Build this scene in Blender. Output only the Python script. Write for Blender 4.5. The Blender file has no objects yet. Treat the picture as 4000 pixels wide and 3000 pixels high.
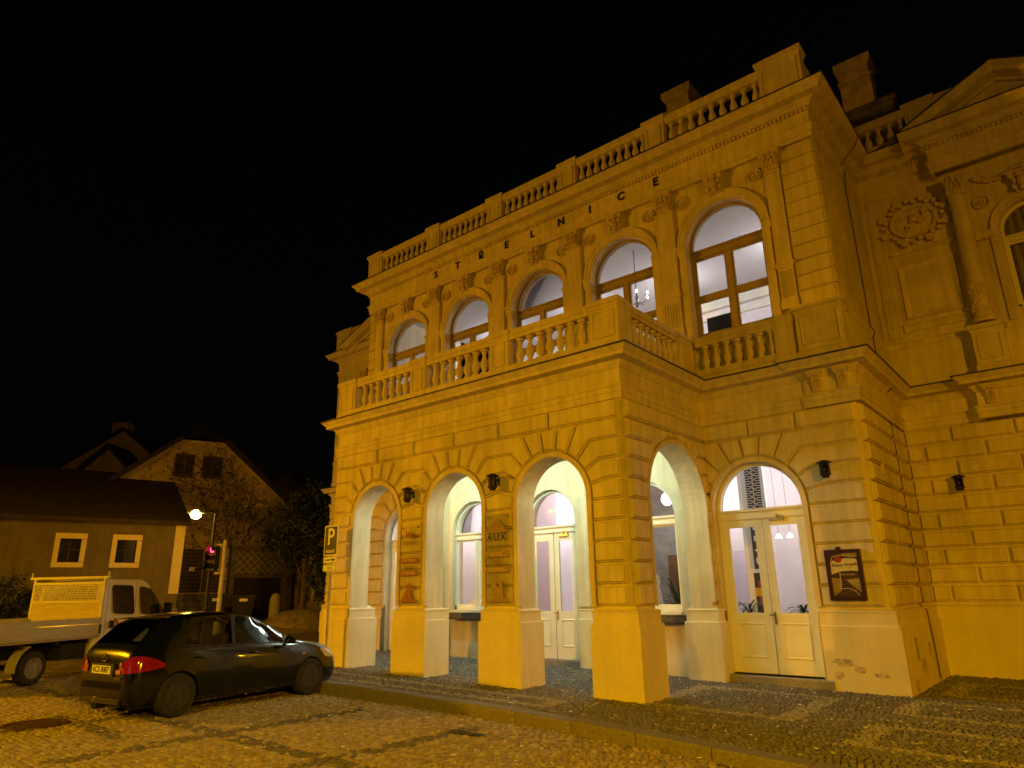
import bpy, bmesh, math, random
from mathutils import Vector, Matrix
R = math.radians
rnd = random.Random(7)
sc = bpy.context.scene
col = sc.collection

# ---------------------------------------------------------------- camera
cam_d = bpy.data.cameras.new('camera'); cam = bpy.data.objects.new('camera', cam_d); col.objects.link(cam)
cam_d.sensor_width = 36.0; cam_d.lens = 2664.63 * 36.0 / 4000.0
cam_d.clip_start = 0.05; cam_d.clip_end = 2000
def cam_axes(yaw, pitch, roll):
    y, p, r = R(yaw), R(pitch), R(roll)
    f = Vector((math.sin(y)*math.cos(p), math.cos(y)*math.cos(p), math.sin(p)))
    ri = Vector((math.cos(y), -math.sin(y), 0)); up = ri.cross(f)
    return ri*math.cos(r)+up*math.sin(r), up*math.cos(r)-ri*math.sin(r), f
_r, _u, _f = cam_axes(-39.7742, 16.8216, -0.908)
mw = Matrix(((_r.x, _u.x, -_f.x, 5.745), (_r.y, _u.y, -_f.y, -9.934), (_r.z, _u.z, -_f.z, 1.6787), (0, 0, 0, 1)))
cam.matrix_world = mw
sc.camera = cam

# ---------------------------------------------------------------- night sky, moon-weak sun, exposure
w = bpy.data.worlds.new('World'); sc.world = w; w.use_nodes = True
nt = w.node_tree; bg = nt.nodes['Background']
sky = nt.nodes.new('ShaderNodeTexSky'); sky.sky_type = 'NISHITA'; sky.sun_disc = False
sky.sun_elevation = R(3); sky.sun_rotation = R(200)
nt.links.new(sky.outputs[0], bg.inputs[0]); bg.inputs[1].default_value = 0.0006
sun_d = bpy.data.lights.new('sun', 'SUN'); sun_d.energy = 0.004; sun_d.angle = R(10); sun_d.color = (1, .95, .88)
sun = bpy.data.objects.new('sun', sun_d); col.objects.link(sun); sun.rotation_euler = (R(87), 0, R(-20))
sc.view_settings.view_transform = 'Standard'; sc.view_settings.look = 'None'
sc.view_settings.exposure = 0; sc.view_settings.gamma = 1; sc.view_settings.use_curve_mapping = False

SODIUM = (1.0, 0.455, 0.003)
def spot(name, loc, target, energy, size=150, blend=.6, color=SODIUM, radius=.12, parent=None):
    d = bpy.data.lights.new(name, 'SPOT'); d.energy = energy; d.spot_size = R(size); d.spot_blend = blend
    d.color = color; d.shadow_soft_size = radius
    o = bpy.data.objects.new(name, d); col.objects.link(o)
    o.location = loc; o.rotation_euler = (Vector(target)-Vector(loc)).to_track_quat('-Z', 'Y').to_euler()
    if parent: o.parent = parent; o.location = Vector(loc)-parent.location
    return o
def point(name, loc, energy, color, radius=.1, parent=None):
    d = bpy.data.lights.new(name, 'POINT'); d.energy = energy; d.color = color; d.shadow_soft_size = radius
    o = bpy.data.objects.new(name, d); col.objects.link(o); o.location = loc
    if parent: o.parent = parent; o.location = Vector(loc)-parent.location
    return o

# ---------------------------------------------------------------- materials
MAT = {}
def mat(name, c, rough=.8, var=.12, vscale=3., bump=.15, bscale=60., metal=0., spec=.4, c2=None, coat=0., emit=None, estr=0., stretch=None, alpha=None, streak=0.):
    m = bpy.data.materials.new(name); m.use_nodes = True; MAT[name] = m
    n = m.node_tree.nodes; l = m.node_tree.links; p = n['Principled BSDF']
    p.inputs['Roughness'].default_value = rough; p.inputs['Metallic'].default_value = metal
    p.inputs['Specular IOR Level'].default_value = spec
    if coat: p.inputs['Coat Weight'].default_value = coat; p.inputs['Coat Roughness'].default_value = .03
    tc = n.new('ShaderNodeTexCoord'); src = tc.outputs['Object']
    if stretch:
        mp = n.new('ShaderNodeMapping'); mp.inputs['Scale'].default_value = stretch; l.new(src, mp.inputs[0]); src = mp.outputs[0]
    if var:
        nz = n.new('ShaderNodeTexNoise'); nz.inputs['Scale'].default_value = vscale; nz.inputs['Detail'].default_value = 6
        nz.inputs['Roughness'].default_value = .65; l.new(src, nz.inputs[0])
        cr = n.new('ShaderNodeValToRGB'); l.new(nz.outputs[0], cr.inputs[0])
        a = [max(0, x*(1-2*var)) for x in c]; b = list(c2) if c2 else [min(1, x*(1+var)) for x in c]
        cr.color_ramp.elements[0].position = .3; cr.color_ramp.elements[1].position = .68
        cr.color_ramp.elements[0].color = (*a, 1); cr.color_ramp.elements[1].color = (*b, 1)
        outc = cr.outputs[0]
        if streak:
            mp2 = n.new('ShaderNodeMapping'); mp2.inputs['Scale'].default_value = (5, 5, .35); l.new(tc.outputs['Object'], mp2.inputs[0])
            n2 = n.new('ShaderNodeTexNoise'); n2.inputs['Scale'].default_value = 1.6; n2.inputs['Detail'].default_value = 5; l.new(mp2.outputs[0], n2.inputs[0])
            r2 = n.new('ShaderNodeValToRGB'); l.new(n2.outputs[0], r2.inputs[0])
            r2.color_ramp.elements[0].position = .35; r2.color_ramp.elements[1].position = .62
            r2.color_ramp.elements[0].color = (1-streak, 1-streak, 1-streak, 1); r2.color_ramp.elements[1].color = (1, 1, 1, 1)
            mx = n.new('ShaderNodeMixRGB'); mx.blend_type = 'MULTIPLY'; mx.inputs[0].default_value = 1
            l.new(outc, mx.inputs[1]); l.new(r2.outputs[0], mx.inputs[2]); outc = mx.outputs[0]
        l.new(outc, p.inputs['Base Color'])
    else: p.inputs['Base Color'].default_value = (*c, 1)
    if bump:
        nb = n.new('ShaderNodeTexNoise'); nb.inputs['Scale'].default_value = bscale; nb.inputs['Detail'].default_value = 5; l.new(src, nb.inputs[0])
        bp = n.new('ShaderNodeBump'); bp.inputs['Strength'].default_value = bump; bp.inputs['Distance'].default_value = .01
        l.new(nb.outputs[0], bp.inputs['Height']); l.new(bp.outputs[0], p.inputs['Normal'])
    if emit: p.inputs['Emission Color'].default_value = (*emit, 1); p.inputs['Emission Strength'].default_value = estr
    return m
def glass_mat(name, tint=(1, 1, 1), refl=1.0, dark=0.0):
    m = bpy.data.materials.new(name); m.use_nodes = True; MAT[name] = m
    n = m.node_tree.nodes; l = m.node_tree.links; n.remove(n['Principled BSDF']); out = n['Material Output']
    t = n.new('ShaderNodeBsdfTransparent'); t.inputs[0].default_value = (*tint, 1)
    g = n.new('ShaderNodeBsdfGlossy'); g.inputs['Roughness'].default_value = .02
    fr = n.new('ShaderNodeFresnel'); fr.inputs['IOR'].default_value = 1.45
    ml = n.new('ShaderNodeMath'); ml.operation = 'MULTIPLY'; ml.inputs[1].default_value = refl; l.new(fr.outputs[0], ml.inputs[0])
    mx = n.new('ShaderNodeMixShader'); l.new(ml.outputs[0], mx.inputs[0]); l.new(t.outputs[0], mx.inputs[1]); l.new(g.outputs[0], mx.inputs[2])
    l.new(mx.outputs[0], out.inputs[0]); return m
mat('plaster', (.76, .66, .44), .9, .12, .7, .35, 70, streak=.18)
mat('plaster_trim', (.76, .66, .44), .9, .09, 1.3, .3, 80, streak=.18)
mat('plaster_plinth', (.80, .70, .45), .9, .06, .9, .2, 60, streak=.05)
mat('plaster_ornament', (.70, .58, .38), .9, .15, 9, .5, 60)
mat('exposed_brick', (.36, .2, .12), .9, .25, 12, .6, 40)
mat('paint_white', (.80, .78, .66), .55, .04, 3, .05, 40)
mat('zinc', (.09, .085, .08), .5, .3, 5, .1, 30, metal=.6)
mat('iron_black', (.012, .012, .012), .5, .2, 20, .1, 60)
mat('brass', (.35, .26, .1), .35, .2, 20, .05, 60, metal=1)
mat('steel', (.42, .42, .41), .4, .12, 12, .06, 50, metal=.9)
mat('galvanised', (.5, .5, .48), .5, .15, 14, .06, 50, metal=.5)
mat('letter_black', (.015, .012, .01), .6, 0, bump=0)
mat('granite', (.30, .27, .23), .85, .3, 45, .5, 70)
mat('granite_dark', (.13, .12, .11), .85, .3, 45, .5, 70)
mat('kerb_granite', (.24, .21, .18), .85, .2, 30, .5, 60, streak=.1)
mat('cobble', (.36, .295, .205), .8, .25, 9, .7, 40)
mat('cobble_pale', (.42, .35, .25), .8, .25, 9, .7, 40)
mat('cobble_brown', (.31, .245, .17), .8, .25, 9, .7, 40)
mat('cobble_dark', (.15, .13, .11), .75, .25, 9, .6, 45)
mat('mosaic_grey', (.19, .175, .155), .8, .35, 14, .5, 60)
mat('mosaic_light', (.33, .30, .24), .8, .25, 14, .5, 60)
mat('mortar', (.07, .055, .04), .95, .4, 25, .6, 60)
mat('asphalt', (.07, .065, .055), .95, .3, 20, .5, 70)
mat('earth', (.09, .07, .04), .95, .4, 2, .6, 15)
glass_mat('window_glass', (.96, .97, .97), .8)
glass_mat('acrylic', (.94, .93, .92), .5)
glass_mat('car_glass', (.45, .48, .46), 1.0)
glass_mat('lantern_glass', (.35, .3, .2), 1.0)
mat('interior_pink', (.82, .75, .765), .9, .03, 2, .05, 40)
mat('interior_rose', (.72, .52, .50), .9, .03, 2, .05, 40)
mat('interior_grey', (.52, .49, .48), .9, .03, 1, .05, 40)
mat('interior_floor', (.42, .36, .32), .5, .2, 4, .05, 40)

# ---------------------------------------------------------------- mesh helpers
class MB:
    def __init__(s): s.v = []; s.f = []
    def quad(s, a, b, c, d):
        i = len(s.v); s.v += [tuple(a), tuple(b), tuple(c), tuple(d)]; s.f.append((i, i+1, i+2, i+3)); return s
    def poly(s, pts):
        i = len(s.v); s.v += [tuple(p) for p in pts]; s.f.append(tuple(range(i, i+len(pts)))); return s
    def box(s, x0, x1, y0, y1, z0, z1, T=None):
        i = len(s.v)
        p = [(x0, y0, z0), (x1, y0, z0), (x1, y1, z0), (x0, y1, z0), (x0, y0, z1), (x1, y0, z1), (x1, y1, z1), (x0, y1, z1)]
        s.v += [T(*q) for q in p] if T else p
        s.f += [(i, i+3, i+2, i+1), (i+4, i+5, i+6, i+7), (i, i+1, i+5, i+4), (i+1, i+2, i+6, i+5), (i+2, i+3, i+7, i+6), (i+3, i, i+4, i+7)]
        return s
    def ring_loft(s, rings, close=True, cap=True):
        n = len(rings[0]); i = len(s.v)
        for r in rings: s.v += [tuple(p) for p in r]
        for k in range(len(rings)-1):
            for j in range(n if close else n-1):
                a = i+k*n+j; b = i+k*n+(j+1) % n; s.f.append((a, b, b+n, a+n))
        if cap:
            s.f.append(tuple(i+j for j in reversed(range(n)))); s.f.append(tuple(i+(len(rings)-1)*n+j for j in range(n)))
        return s
    def lathe(s, prof, n=12, c=(0, 0, 0), axis='z', a0=0., a1=2*math.pi, cap=True):
        full = abs(a1-a0-2*math.pi) < 1e-6; rings = []
        for r, h in prof:
            ring = []
            for j in range(n if full else n+1):
                a = a0+(a1-a0)*j/n; x, y = r*math.cos(a), r*math.sin(a)
                p = (x, y, h) if axis == 'z' else ((h, x, y) if axis == 'x' else (x, h, y))
                ring.append((c[0]+p[0], c[1]+p[1], c[2]+p[2]))
            rings.append(ring)
        return s.ring_loft(rings, close=full, cap=cap and full)
    def tube(s, pts, r, n=6, cap=True):
        pts = [Vector(p) for p in pts]; rings = []
        for k, p in enumerate(pts):
            d = (pts[min(k+1, len(pts)-1)]-pts[max(k-1, 0)]).normalized()
            a = d.cross(Vector((0, 0, 1)));
            if a.length < .1: a = d.cross(Vector((1, 0, 0)))
            a.normalize(); b = d.cross(a); rr = r[k] if isinstance(r, (list, tuple)) else r
            rings.append([p+(a*math.cos(t)+b*math.sin(t))*rr for t in [2*math.pi*j/n for j in range(n)]])
        return s.ring_loft(rings, cap=cap)
    def ellipsoid(s, c, rx, ry, rz, n=8, m=5):
        rings = []
        for k in range(1, m):
            t = math.pi*k/m
            rings.append([(c[0]+rx*math.sin(t)*math.cos(2*math.pi*j/n), c[1]+ry*math.sin(t)*math.sin(2*math.pi*j/n), c[2]-rz*math.cos(t)) for j in range(n)])
        return s.ring_loft(rings)
    def mesh(s, name):
        m = bpy.data.meshes.new(name); m.from_pydata(s.v, [], s.f); m.update(); return m
def fixn(me):
    b = bmesh.new(); b.from_mesh(me); bmesh.ops.remove_doubles(b, verts=b.verts, dist=1e-5); bmesh.ops.recalc_face_normals(b, faces=b.faces); b.to_mesh(me); b.free()
def shade(me, ang=35):
    me.polygons.foreach_set('use_smooth', [True]*len(me.polygons)); me.set_sharp_from_angle(angle=R(ang))
def obj(name, b, m, parent=None, smooth=0, loc=None, rot=None, label=None, cat=None, group=None, kind=None, fix=True):
    me = b.mesh(name) if isinstance(b, MB) else b
    if isinstance(b, MB):
        if fix: fixn(me)
        if smooth: shade(me, smooth)
    if m is not None and not me.materials: me.materials.append(MAT[m])
    o = bpy.data.objects.new(name, me); col.objects.link(o)
    if parent: o.parent = parent
    if loc is not None: o.location = loc
    if rot is not None: o.rotation_euler = rot
    if label: o['label'] = label
    if cat: o['category'] = cat
    if group: o['group'] = group
    if kind: o['kind'] = kind
    return o
def thing(name, label, cat, loc=(0, 0, 0), rz=0., group=None):
    o = bpy.data.objects.new(name, None); col.objects.link(o); o.location = loc; o.rotation_euler = (0, 0, rz)
    o.empty_display_size = .2; o['label'] = label; o['category'] = cat
    if group: o['group'] = group
    return o
def copy_tree(o, parent=None):
    c = o.copy(); col.objects.link(c); c.parent = parent
    for ch in list(o.children): copy_tree(ch, c)
    return c
def text_mesh(s, size, extr=.004, bold=0.):
    cu = bpy.data.curves.new('t', 'FONT'); cu.body = s; cu.size = size; cu.extrude = extr; cu.align_x = 'CENTER'; cu.align_y = 'CENTER'
    cu.offset = bold; cu.resolution_u = 3
    to = bpy.data.objects.new('t', cu); col.objects.link(to)
    dg = bpy.context.evaluated_depsgraph_get(); me = bpy.data.meshes.new_from_object(to.evaluated_get(dg))
    bpy.data.objects.remove(to); bpy.data.curves.remove(cu); return me
def offset_poly(P, d):
    n = len(P); out = []
    A = sum(P[i][0]*P[(i+1) % n][1]-P[(i+1) % n][0]*P[i][1] for i in range(n)); sg = 1 if A > 0 else -1
    for i in range(n):
        p0, p1, p2 = P[i-1], P[i], P[(i+1) % n]
        e1 = (p1[0]-p0[0], p1[1]-p0[1]); e2 = (p2[0]-p1[0], p2[1]-p1[1])
        l1 = math.hypot(*e1) or 1e-9; l2 = math.hypot(*e2) or 1e-9
        n1 = (-e1[1]/l1*sg, e1[0]/l1*sg); n2 = (-e2[1]/l2*sg, e2[0]/l2*sg)
        mx, my = n1[0]+n2[0], n1[1]+n2[1]; ml = max(mx*mx+my*my, .5)
        out.append((p1[0]+mx/ml*2*d, p1[1]+my/ml*2*d))
    return out
def raised(P, T, h=.085, ch=.018, gap=.013, back=.02):
    """a raised block on a wall: outline P in wall coordinates (u,z), T maps (u,depth,z) to the world"""
    a = offset_poly(P, gap); b = offset_poly(P, gap+ch)
    c = offset_poly(P, gap+ch+.016)
    return MB().ring_loft([[T(u, back, z) for u, z in a], [T(u, -h*.45, z) for u, z in a], [T(u, -h*.55, z) for u, z in b], [T(u, -h, z) for u, z in c]])
def sweep(path, prof, closed_prof=False):
    """sweep profile [(c,z)] along plan path; c is measured outward (to the right of travel)"""
    n = len(path); rings = []
    for i, p in enumerate(path):
        def nrm(a, b):
            d = (b[0]-a[0], b[1]-a[1]); l = math.hypot(*d); return (d[1]/l, -d[0]/l)
        ns = []
        if i > 0: ns.append(nrm(path[i-1], p))
        if i < n-1: ns.append(nrm(p, path[i+1]))
        if len(ns) == 2:
            mx, my = ns[0][0]+ns[1][0], ns[0][1]+ns[1][1]; k = 2/max(mx*mx+my*my, .3); m_ = (mx*k, my*k)
        else: m_ = ns[0]
        rings.append([(p[0]+m_[0]*c, p[1]+m_[1]*c, z) for c, z in prof])
    return MB().ring_loft(rings, close=closed_prof, cap=False)
def wall(T, u0, u1, z0, z1, th, ops=(), seg=20, ends=True, back=True):
    """wall slab with arched or square openings: ops = (centre, half width, spring z, bottom z, arched)"""
    b = MB(); ops = sorted(ops); cur = u0
    def Q(ua, za, ub, zb):
        if ub-ua < 1e-6 or zb-za < 1e-6: return
        b.quad(T(ua, 0, za), T(ub, 0, za), T(ub, 0, zb), T(ua, 0, zb))
        if back: b.quad(T(ua, th, za), T(ua, th, zb), T(ub, th, zb), T(ub, th, za))
    for (c, r, zs, zb, arched) in ops:
        Q(cur, z0, c-r, z1); Q(c-r, z0, c+r, zb)
        if arched:
            pts = [(c-r*math.cos(math.pi*k/seg), zs+r*math.sin(math.pi*k/seg)) for k in range(seg+1)]
        else: pts = [(c-r, zs), (c+r, zs)]
        for (ua, za), (ub, zb2) in zip(pts, pts[1:]):
            b.quad(T(ua, 0, za), T(ub, 0, zb2), T(ub, 0, z1), T(ua, 0, z1))
            if back: b.quad(T(ua, th, za), T(ua, th, z1), T(ub, th, z1), T(ub, th, zb2))
            b.quad(T(ua, 0, za), T(ua, th, za), T(ub, th, zb2), T(ub, 0, zb2))
        for uu in (c-r, c+r): b.quad(T(uu, 0, zb), T(uu, th, zb), T(uu, th, zs), T(uu, 0, zs))
        if zb > z0+.01: b.quad(T(c-r, 0, zb), T(c+r, 0, zb), T(c+r, th, zb), T(c-r, th, zb))
        cur = c+r
    Q(cur, z0, u1, z1)
    b.quad(T(u0, 0, z1), T(u1, 0, z1), T(u1, th, z1), T(u0, th, z1))
    if ends:
        for uu in (u0, u1): b.quad(T(uu, 0, z0), T(uu, th, z0), T(uu, th, z1), T(uu, 0, z1))
    return b
# ================================================================ THE TOWN BUILDING
YP, XP, XPL = .13, -.16, -8.27          # portico faces
YB, XB, XBL = 3.32, 2.87, -11.37        # projecting block faces
YW = 6.9                                # wings
YU = 3.36                               # upper storey wall
TF = lambda u, d, z: (u, YP+d, z)
TSR = lambda u, d, z: (XP-d, u, z)
TSL = lambda u, d, z: (XPL+d, u, z)
TB = lambda u, d, z: (u, YB+d, z)
TBS = lambda u, d, z: (XB-d, u, z)
TBL = lambda u, d, z: (XBL+d, u, z)
TW = lambda u, d, z: (u, YW+d, z)
TU = lambda u, d, z: (u, YU+d, z)
hall = thing('assembly_hall', 'ornate cream neo-renaissance hall with arcaded portico, balcony and balustraded roof', 'building')
ARC = [(-1.72, .785, 3.235), (-4.19, .785, 3.235), (-6.66, .785, 3.235)]
SARC = [(1.93, 1.12, 3.2)]
FL = -.4
# -------- walls
pw = obj('portico_wall', wall(TF, XPL, XP, FL, 5.6, .44, [(c, r, z, FL, 1) for c, r, z in ARC], 28), 'plaster', hall)
ps = []
for T, nm in ((TSR, 0), (TSL, 1)):
    ps.append(obj('portico_side_wall', wall(T, YP+.44, YB, FL, 5.6, .44, [(1.93, 1.12, 3.2, FL, 1)], 28), 'plaster', hall))
GOP = [(-9.23, .86, 3.16, .12, 1), (-6.66, .80, 3.14, 1.22, 1), (-4.19, .72, 3.27, .15, 1), (-1.72, .80, 3.14, 1.22, 1), (.83, .865, 3.16, .12, 1)]
bw = obj('block_wall', wall(TB, XBL, XB, FL, 5.75, .42, GOP, 28), 'plaster', hall)
bsw = obj('block_side_wall', wall(TBS, YB+.42, YW+.3, FL, 11.3, .4), 'plaster', hall)
obj('block_side_wall', wall(TBL, YB+.42, YW+.3, FL, 11.3, .4), 'plaster', hall)
ww = obj('wing_wall', wall(TW, XB+.01, 13, FL, 11.3, .4, [(6.0, .56, 8.95, 7.15, 1)], 24), 'plaster', hall)
obj('wing_wall', wall(TW, -18.0, XBL-.01, FL, 11.3, .4), 'plaster', hall)
obj('wing_side_wall', MB().box(-18.0, -17.6, YW+.4, 16, FL, 11.3), 'plaster', hall)
UC = [.755-2.572*k for k in range(5)]
uw = obj('upper_wall', wall(TU, XBL, XB-.03, 5.75, 11.3, .4, [(c, .86, 9.06, 6.85 if i in (0, 4) else 6.05, 1) for i, c in enumerate(UC)], 28), 'plaster', hall)
# -------- portico floor slab / ceiling / balcony deck
obj('portico_ceiling', MB().box(XPL+.44, XP-.44, YP+.44, YB, 4.72, 5.55), 'paint_white', hall)
obj('balcony_deck', MB().box(XPL-.05, XP+.05, YP-.05, YB+.03, 5.62, 5.78), 'zinc', hall)
# -------- plinths
def plinth(x0, x1, y0, y1, zl, zb, zt, ins=.13, zbot=FL):
    b = MB()
    r = lambda i, z: [(x0+i, y0+i, z), (x1-i, y0+i, z), (x1-i, y1-i, z), (x0+i, y1-i, z)]
    b.ring_loft([r(0, zbot), r(0, zl-.012), r(.012, zl), r(.035, zl), r(.035, zb), r(.022, zb+.012), r(.03, zb+.03), r(.09, zb+.05), r(ins, zt), r(ins+.01, zt)])
    return b
px = [(-.93, .0), (-3.44, -2.42), (-5.90, -4.89), (-8.42, -7.36)]
for i, (a, b_) in enumerate(px):
    obj('plinth', plinth(a, b_, 0, .68 if i in (1, 2) else .80, 1.13, 1.30, 1.40), 'plaster_plinth', hall)
for x0, x1 in ((XP-.57, 0), (XPL-.15, XPL+.57)):
    obj('plinth', plinth(x0, x1, 2.98, YB+.1, 1.05, 1.24, 1.34), 'plaster_plinth', hall)
def wplinth(path, zl, zb, zt, p=.13):
    return sweep(path, [(p, FL), (p, zl-.012), (p-.012, zl), (p-.035, zl), (p-.035, zb), (p-.022, zb+.012), (p-.03, zb+.03), (p-.09, zb+.045), (0, zt), (-.02, zt)])
def cap_ends(name, path): obj(name, wplinth(path, 1.01, 1.22, 1.31), 'plaster_plinth', hall)
cap_ends('plinth', [(1.72, YB), (XB, YB), (XB, YW), (13, YW)])
cap_ends('plinth', [(-18, YW+6), (-18, YW), (XBL, YW), (XBL, YB), (-10.12, YB)])
for a, b_ in ((-8.34, -7.5), (-5.8, -4.95), (-3.43, -2.56)):
    obj('plinth', wplinth([(a, YB), (b_, YB)], 1.05, 1.22, 1.31, .06), 'plaster_plinth', hall)
obj('wall_pilaster', MB().box(-3.42, -3.02, YB-.05, YB+.01, 1.3, 4.72), 'plaster', hall)
obj('plinth_end', MB().box(1.70, 1.73, YB-.13, YB, FL, 1.01).box(1.70, 1.73, YB-.095, YB, 1.01, 1.24), 'plaster_plinth', hall)
# damp patches where the plinth paint has flaked
mat('damp_patch', (.60, .50, .31), .95, .3, 10, .4, 50)
# -------- rustication
TH = [R(12), R(29.4), R(46.7), R(64), R(81.4)]
def rust(T, parent, arcs, u0, u1, zb, pitch, Rm=.105, top_j=(), skipw=.1):
    Z = [zb+pitch*k for k in range(11)]
    def inner(a, th, s): c, r, zs = a; Rr = r+Rm; return (c+s*Rr*math.cos(th), zs+Rr*math.sin(th))
    def outer(a, th, s, z): c, r, zs = a; return (c+s*(z-zs)/math.tan(th), z)
    def chain(a, s, k):
        if not isinstance(a, tuple): return [(a, Z[k]), (a, Z[k+1])]
        c, r, zs = a; pts = []; th0 = None
        if k <= 5: pts.append((c+s*(r+Rm), Z[k])); t0 = 0.
        else: j = k-6; pts += [outer(a, TH[j], s, Z[k]), inner(a, TH[j], s)]; t0 = TH[j]
        if k+1 <= 5: pts.append((c+s*(r+Rm), Z[k+1]))
        else:
            t1 = TH[k-5]
            if k == 5: pts.append((c+s*(r+Rm), zs))
            for q in (.25, .5, .75): pts.append(inner(a, t0+(t1-t0)*q, s))
            pts += [inner(a, t1, s), outer(a, t1, s, Z[k+1])]
        return pts
    bounds = [u0]+list(arcs)+[u1]; n = 0
    for i in range(len(bounds)-1):
        L, Rt = bounds[i], bounds[i+1]
        for k in range(9):
            P = chain(L, 1, k)
            Q = chain(Rt, -1, k)
            if abs(Q[0][0]-P[0][0]) < skipw and abs(Q[-1][0]-P[-1][0]) < skipw: continue
            poly = [p for p in P][::-1]+Q
            obj('rustication_block', raised(poly, T), 'plaster', parent); n += 1
    for a in arcs:
        c, r, zs = a
        an = [TH[3], TH[4], math.pi-TH[4], math.pi-TH[3]]
        for t0, t1 in zip(an, an[1:]):
            P = [(c+(r+Rm)*math.cos(t0+(t1-t0)*q), zs+(r+Rm)*math.sin(t0+(t1-t0)*q)) for q in (0, .33, .67, 1)]
            o1 = (c+(Z[9]-zs)/math.tan(t1), Z[9]); o0 = (c+(Z[9]-zs)/math.tan(t0), Z[9])
            obj('rustication_block', raised(P+[o1, o0], T), 'plaster', parent)
        ringp = MB(); S = 28
        A = [(c-(r+Rm-.012)*math.cos(math.pi*q/S), zs+(r+Rm-.012)*math.sin(math.pi*q/S)) for q in range(S+1)]
        I = [(c-(r-.001)*math.cos(math.pi*q/S), zs+(r-.001)*math.sin(math.pi*q/S)) for q in range(S+1)]
        A = [(A[0][0], zb)]+A+[(A[-1][0], zb)]; I = [(I[0][0], zb)]+I+[(I[-1][0], zb)]
        ringp.ring_loft([[T(*(p[0], .02, p[1])), T(p[0], -.072, p[1]), T(q[0], -.072, q[1]), T(q[0], .02, q[1])] for p, q in zip(A, I)])
        obj('archivolt', ringp, 'plaster', parent)
    js = [u0]+sorted(top_j)+[u1]
    for a, b_ in zip(js, js[1:]):
        obj('rustication_block', raised([(a, Z[9]), (b_, Z[9]), (b_, Z[10]), (a, Z[10])], T), 'plaster', parent)
rust(TF, pw, ARC[::-1], XPL+.05, XP-.05, 1.40, .3485, top_j=[-1.72-1.235*k for k in range(5)]+[-.9][:0])
rust(TSR, ps[0], SARC, YP+.05, YB-.04, 1.40, .3485, .08, top_j=[1.93])
rust(lambda u, d, z: TSL(u, d, z), ps[1], SARC, YP+.05, YB-.04, 1.40, .3485, .08, top_j=[1.93])
rust(TB, bw, [(.83, .865, 3.16)], XP+.03, XB-.05, 1.31, .3565, .1, top_j=[.83, 1.75])
rust(TB, bw, [(-9.23, .86, 3.16)], XBL+.05, XPL-.03, 1.31, .3565, .1, top_j=[-9.23])
for k in range(10):
    z0, z1 = 1.31+.3565*k, 1.31+.3565*(k+1)
    js = [YB+.05, 4.35, 5.6, YW-.04] if k % 2 else [YB+.05, 4.95, 6.2, YW-.04]
    for a, b_ in zip(js, js[1:]): obj('rustication_block', raised([(a, z0), (b_, z0), (b_, z1), (a, z1)], TBS), 'plaster', bsw)
    js = [XB+.05]+[3.27+1.1*i for i in range(9)] if k % 2 == 0 else [XB+.05]+[3.80+1.1*i for i in range(9)]
    for a, b_ in zip(js, js[1:]): obj('rustication_block', raised([(a, z0), (b_, z0), (b_, z1), (a, z1)], TW, gap=.022), 'plaster', ww)
    js = [-18.0, -17.1, -16, -14.9, -13.8, -12.7, XBL-.05]
    for a, b_ in zip(js, js[1:]): obj('rustication_block', raised([(a, z0), (b_, z0), (b_, z1), (a, z1)], TW, gap=.022), 'plaster', ww)
    a, b_ = YB+.05, YW-.05
    obj('rustication_block', raised([(a, z0), (b_, z0), (b_, z1), (a, z1)], TBL), 'plaster', bsw)
# -------- ground-storey entablature and its zinc flashing
gpath = [(-18.0, 16), (-18.0, YW), (XBL, YW), (XBL, YB), (XPL, YB), (XPL, YP), (XP, YP), (XP, YB), (2.03, YB), (2.03, YB-.07), (XB+.07, YB-.07), (XB+.07, YW), (4.42, YW), (4.42, YW-.3), (7.58, YW-.3), (7.58, YW), (13, YW)]
gprof = [(-.05, 4.885), (.035, 4.885), (.035, 5.0), (.05, 5.005), (.05, 5.09), (.075, 5.115), (.075, 5.145), (.004, 5.16), (.004, 5.43), (.03, 5.45), (.05, 5.50), (.09, 5.54), (.10, 5.565), (.24, 5.60), (.245, 5.66), (.27, 5.68), (.32, 5.74), (.34, 5.765)]
obj('lower_entablature', sweep(gpath, gprof), 'plaster_trim', hall, smooth=30)
obj('cornice_flashing', sweep(gpath, [(.345, 5.755), (.355, 5.765), (.355, 5.785), (.02, 5.84), (-.1, 5.85)]), 'zinc', hall)
# -------- upper entablature, dentils, flashing
upath = [(-18.0, 16), (-18.0, YW), (XBL, YW), (XBL, YU-.08), (XB, YU-.08), (XB, YW), (4.5, YW), (4.5, YW-.38), (7.5, YW-.38), (7.5, YW), (13, YW)]
uprof = [(-.05, 10.56), (.02, 10.56), (.02, 10.66), (.035, 10.665), (.035, 10.755), (.06, 10.78), (.075, 10.82), (.012, 10.84), (.012, 11.12), (.03, 11.14), (.035, 11.235), (.08, 11.25), (.11, 11.30), (.18, 11.34), (.19, 11.36), (.36, 11.385), (.365, 11.46), (.39, 11.48), (.44, 11.53), (.475, 11.57)]
obj('upper_entablature', sweep(upath, uprof), 'plaster_trim', hall, smooth=30)
obj('cornice_flashing', sweep(upath, [(.48, 11.56), (.49, 11.57), (.49, 11.592), (.1, 11.66), (-.1, 11.67)]), 'zinc', hall)
db = MB(); 
x = XBL-.03
while x < XB+.03: db.box(x, x+.05, YU-.08-.075, YU-.08, 11.15, 11.23); x += .09
y = YU-.08
while y < YW: db.box(XB, XB+.075, y, y+.05, 11.15, 11.23); y += .09
x = XB+.1
while x < 4.4: db.box(x, x+.05, YW-.075, YW, 11.15, 11.23); x += .09
while x < 7.5: db.box(x, x+.05, YW-.38-.075, YW-.38, 11.15, 11.23); x += .09
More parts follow.
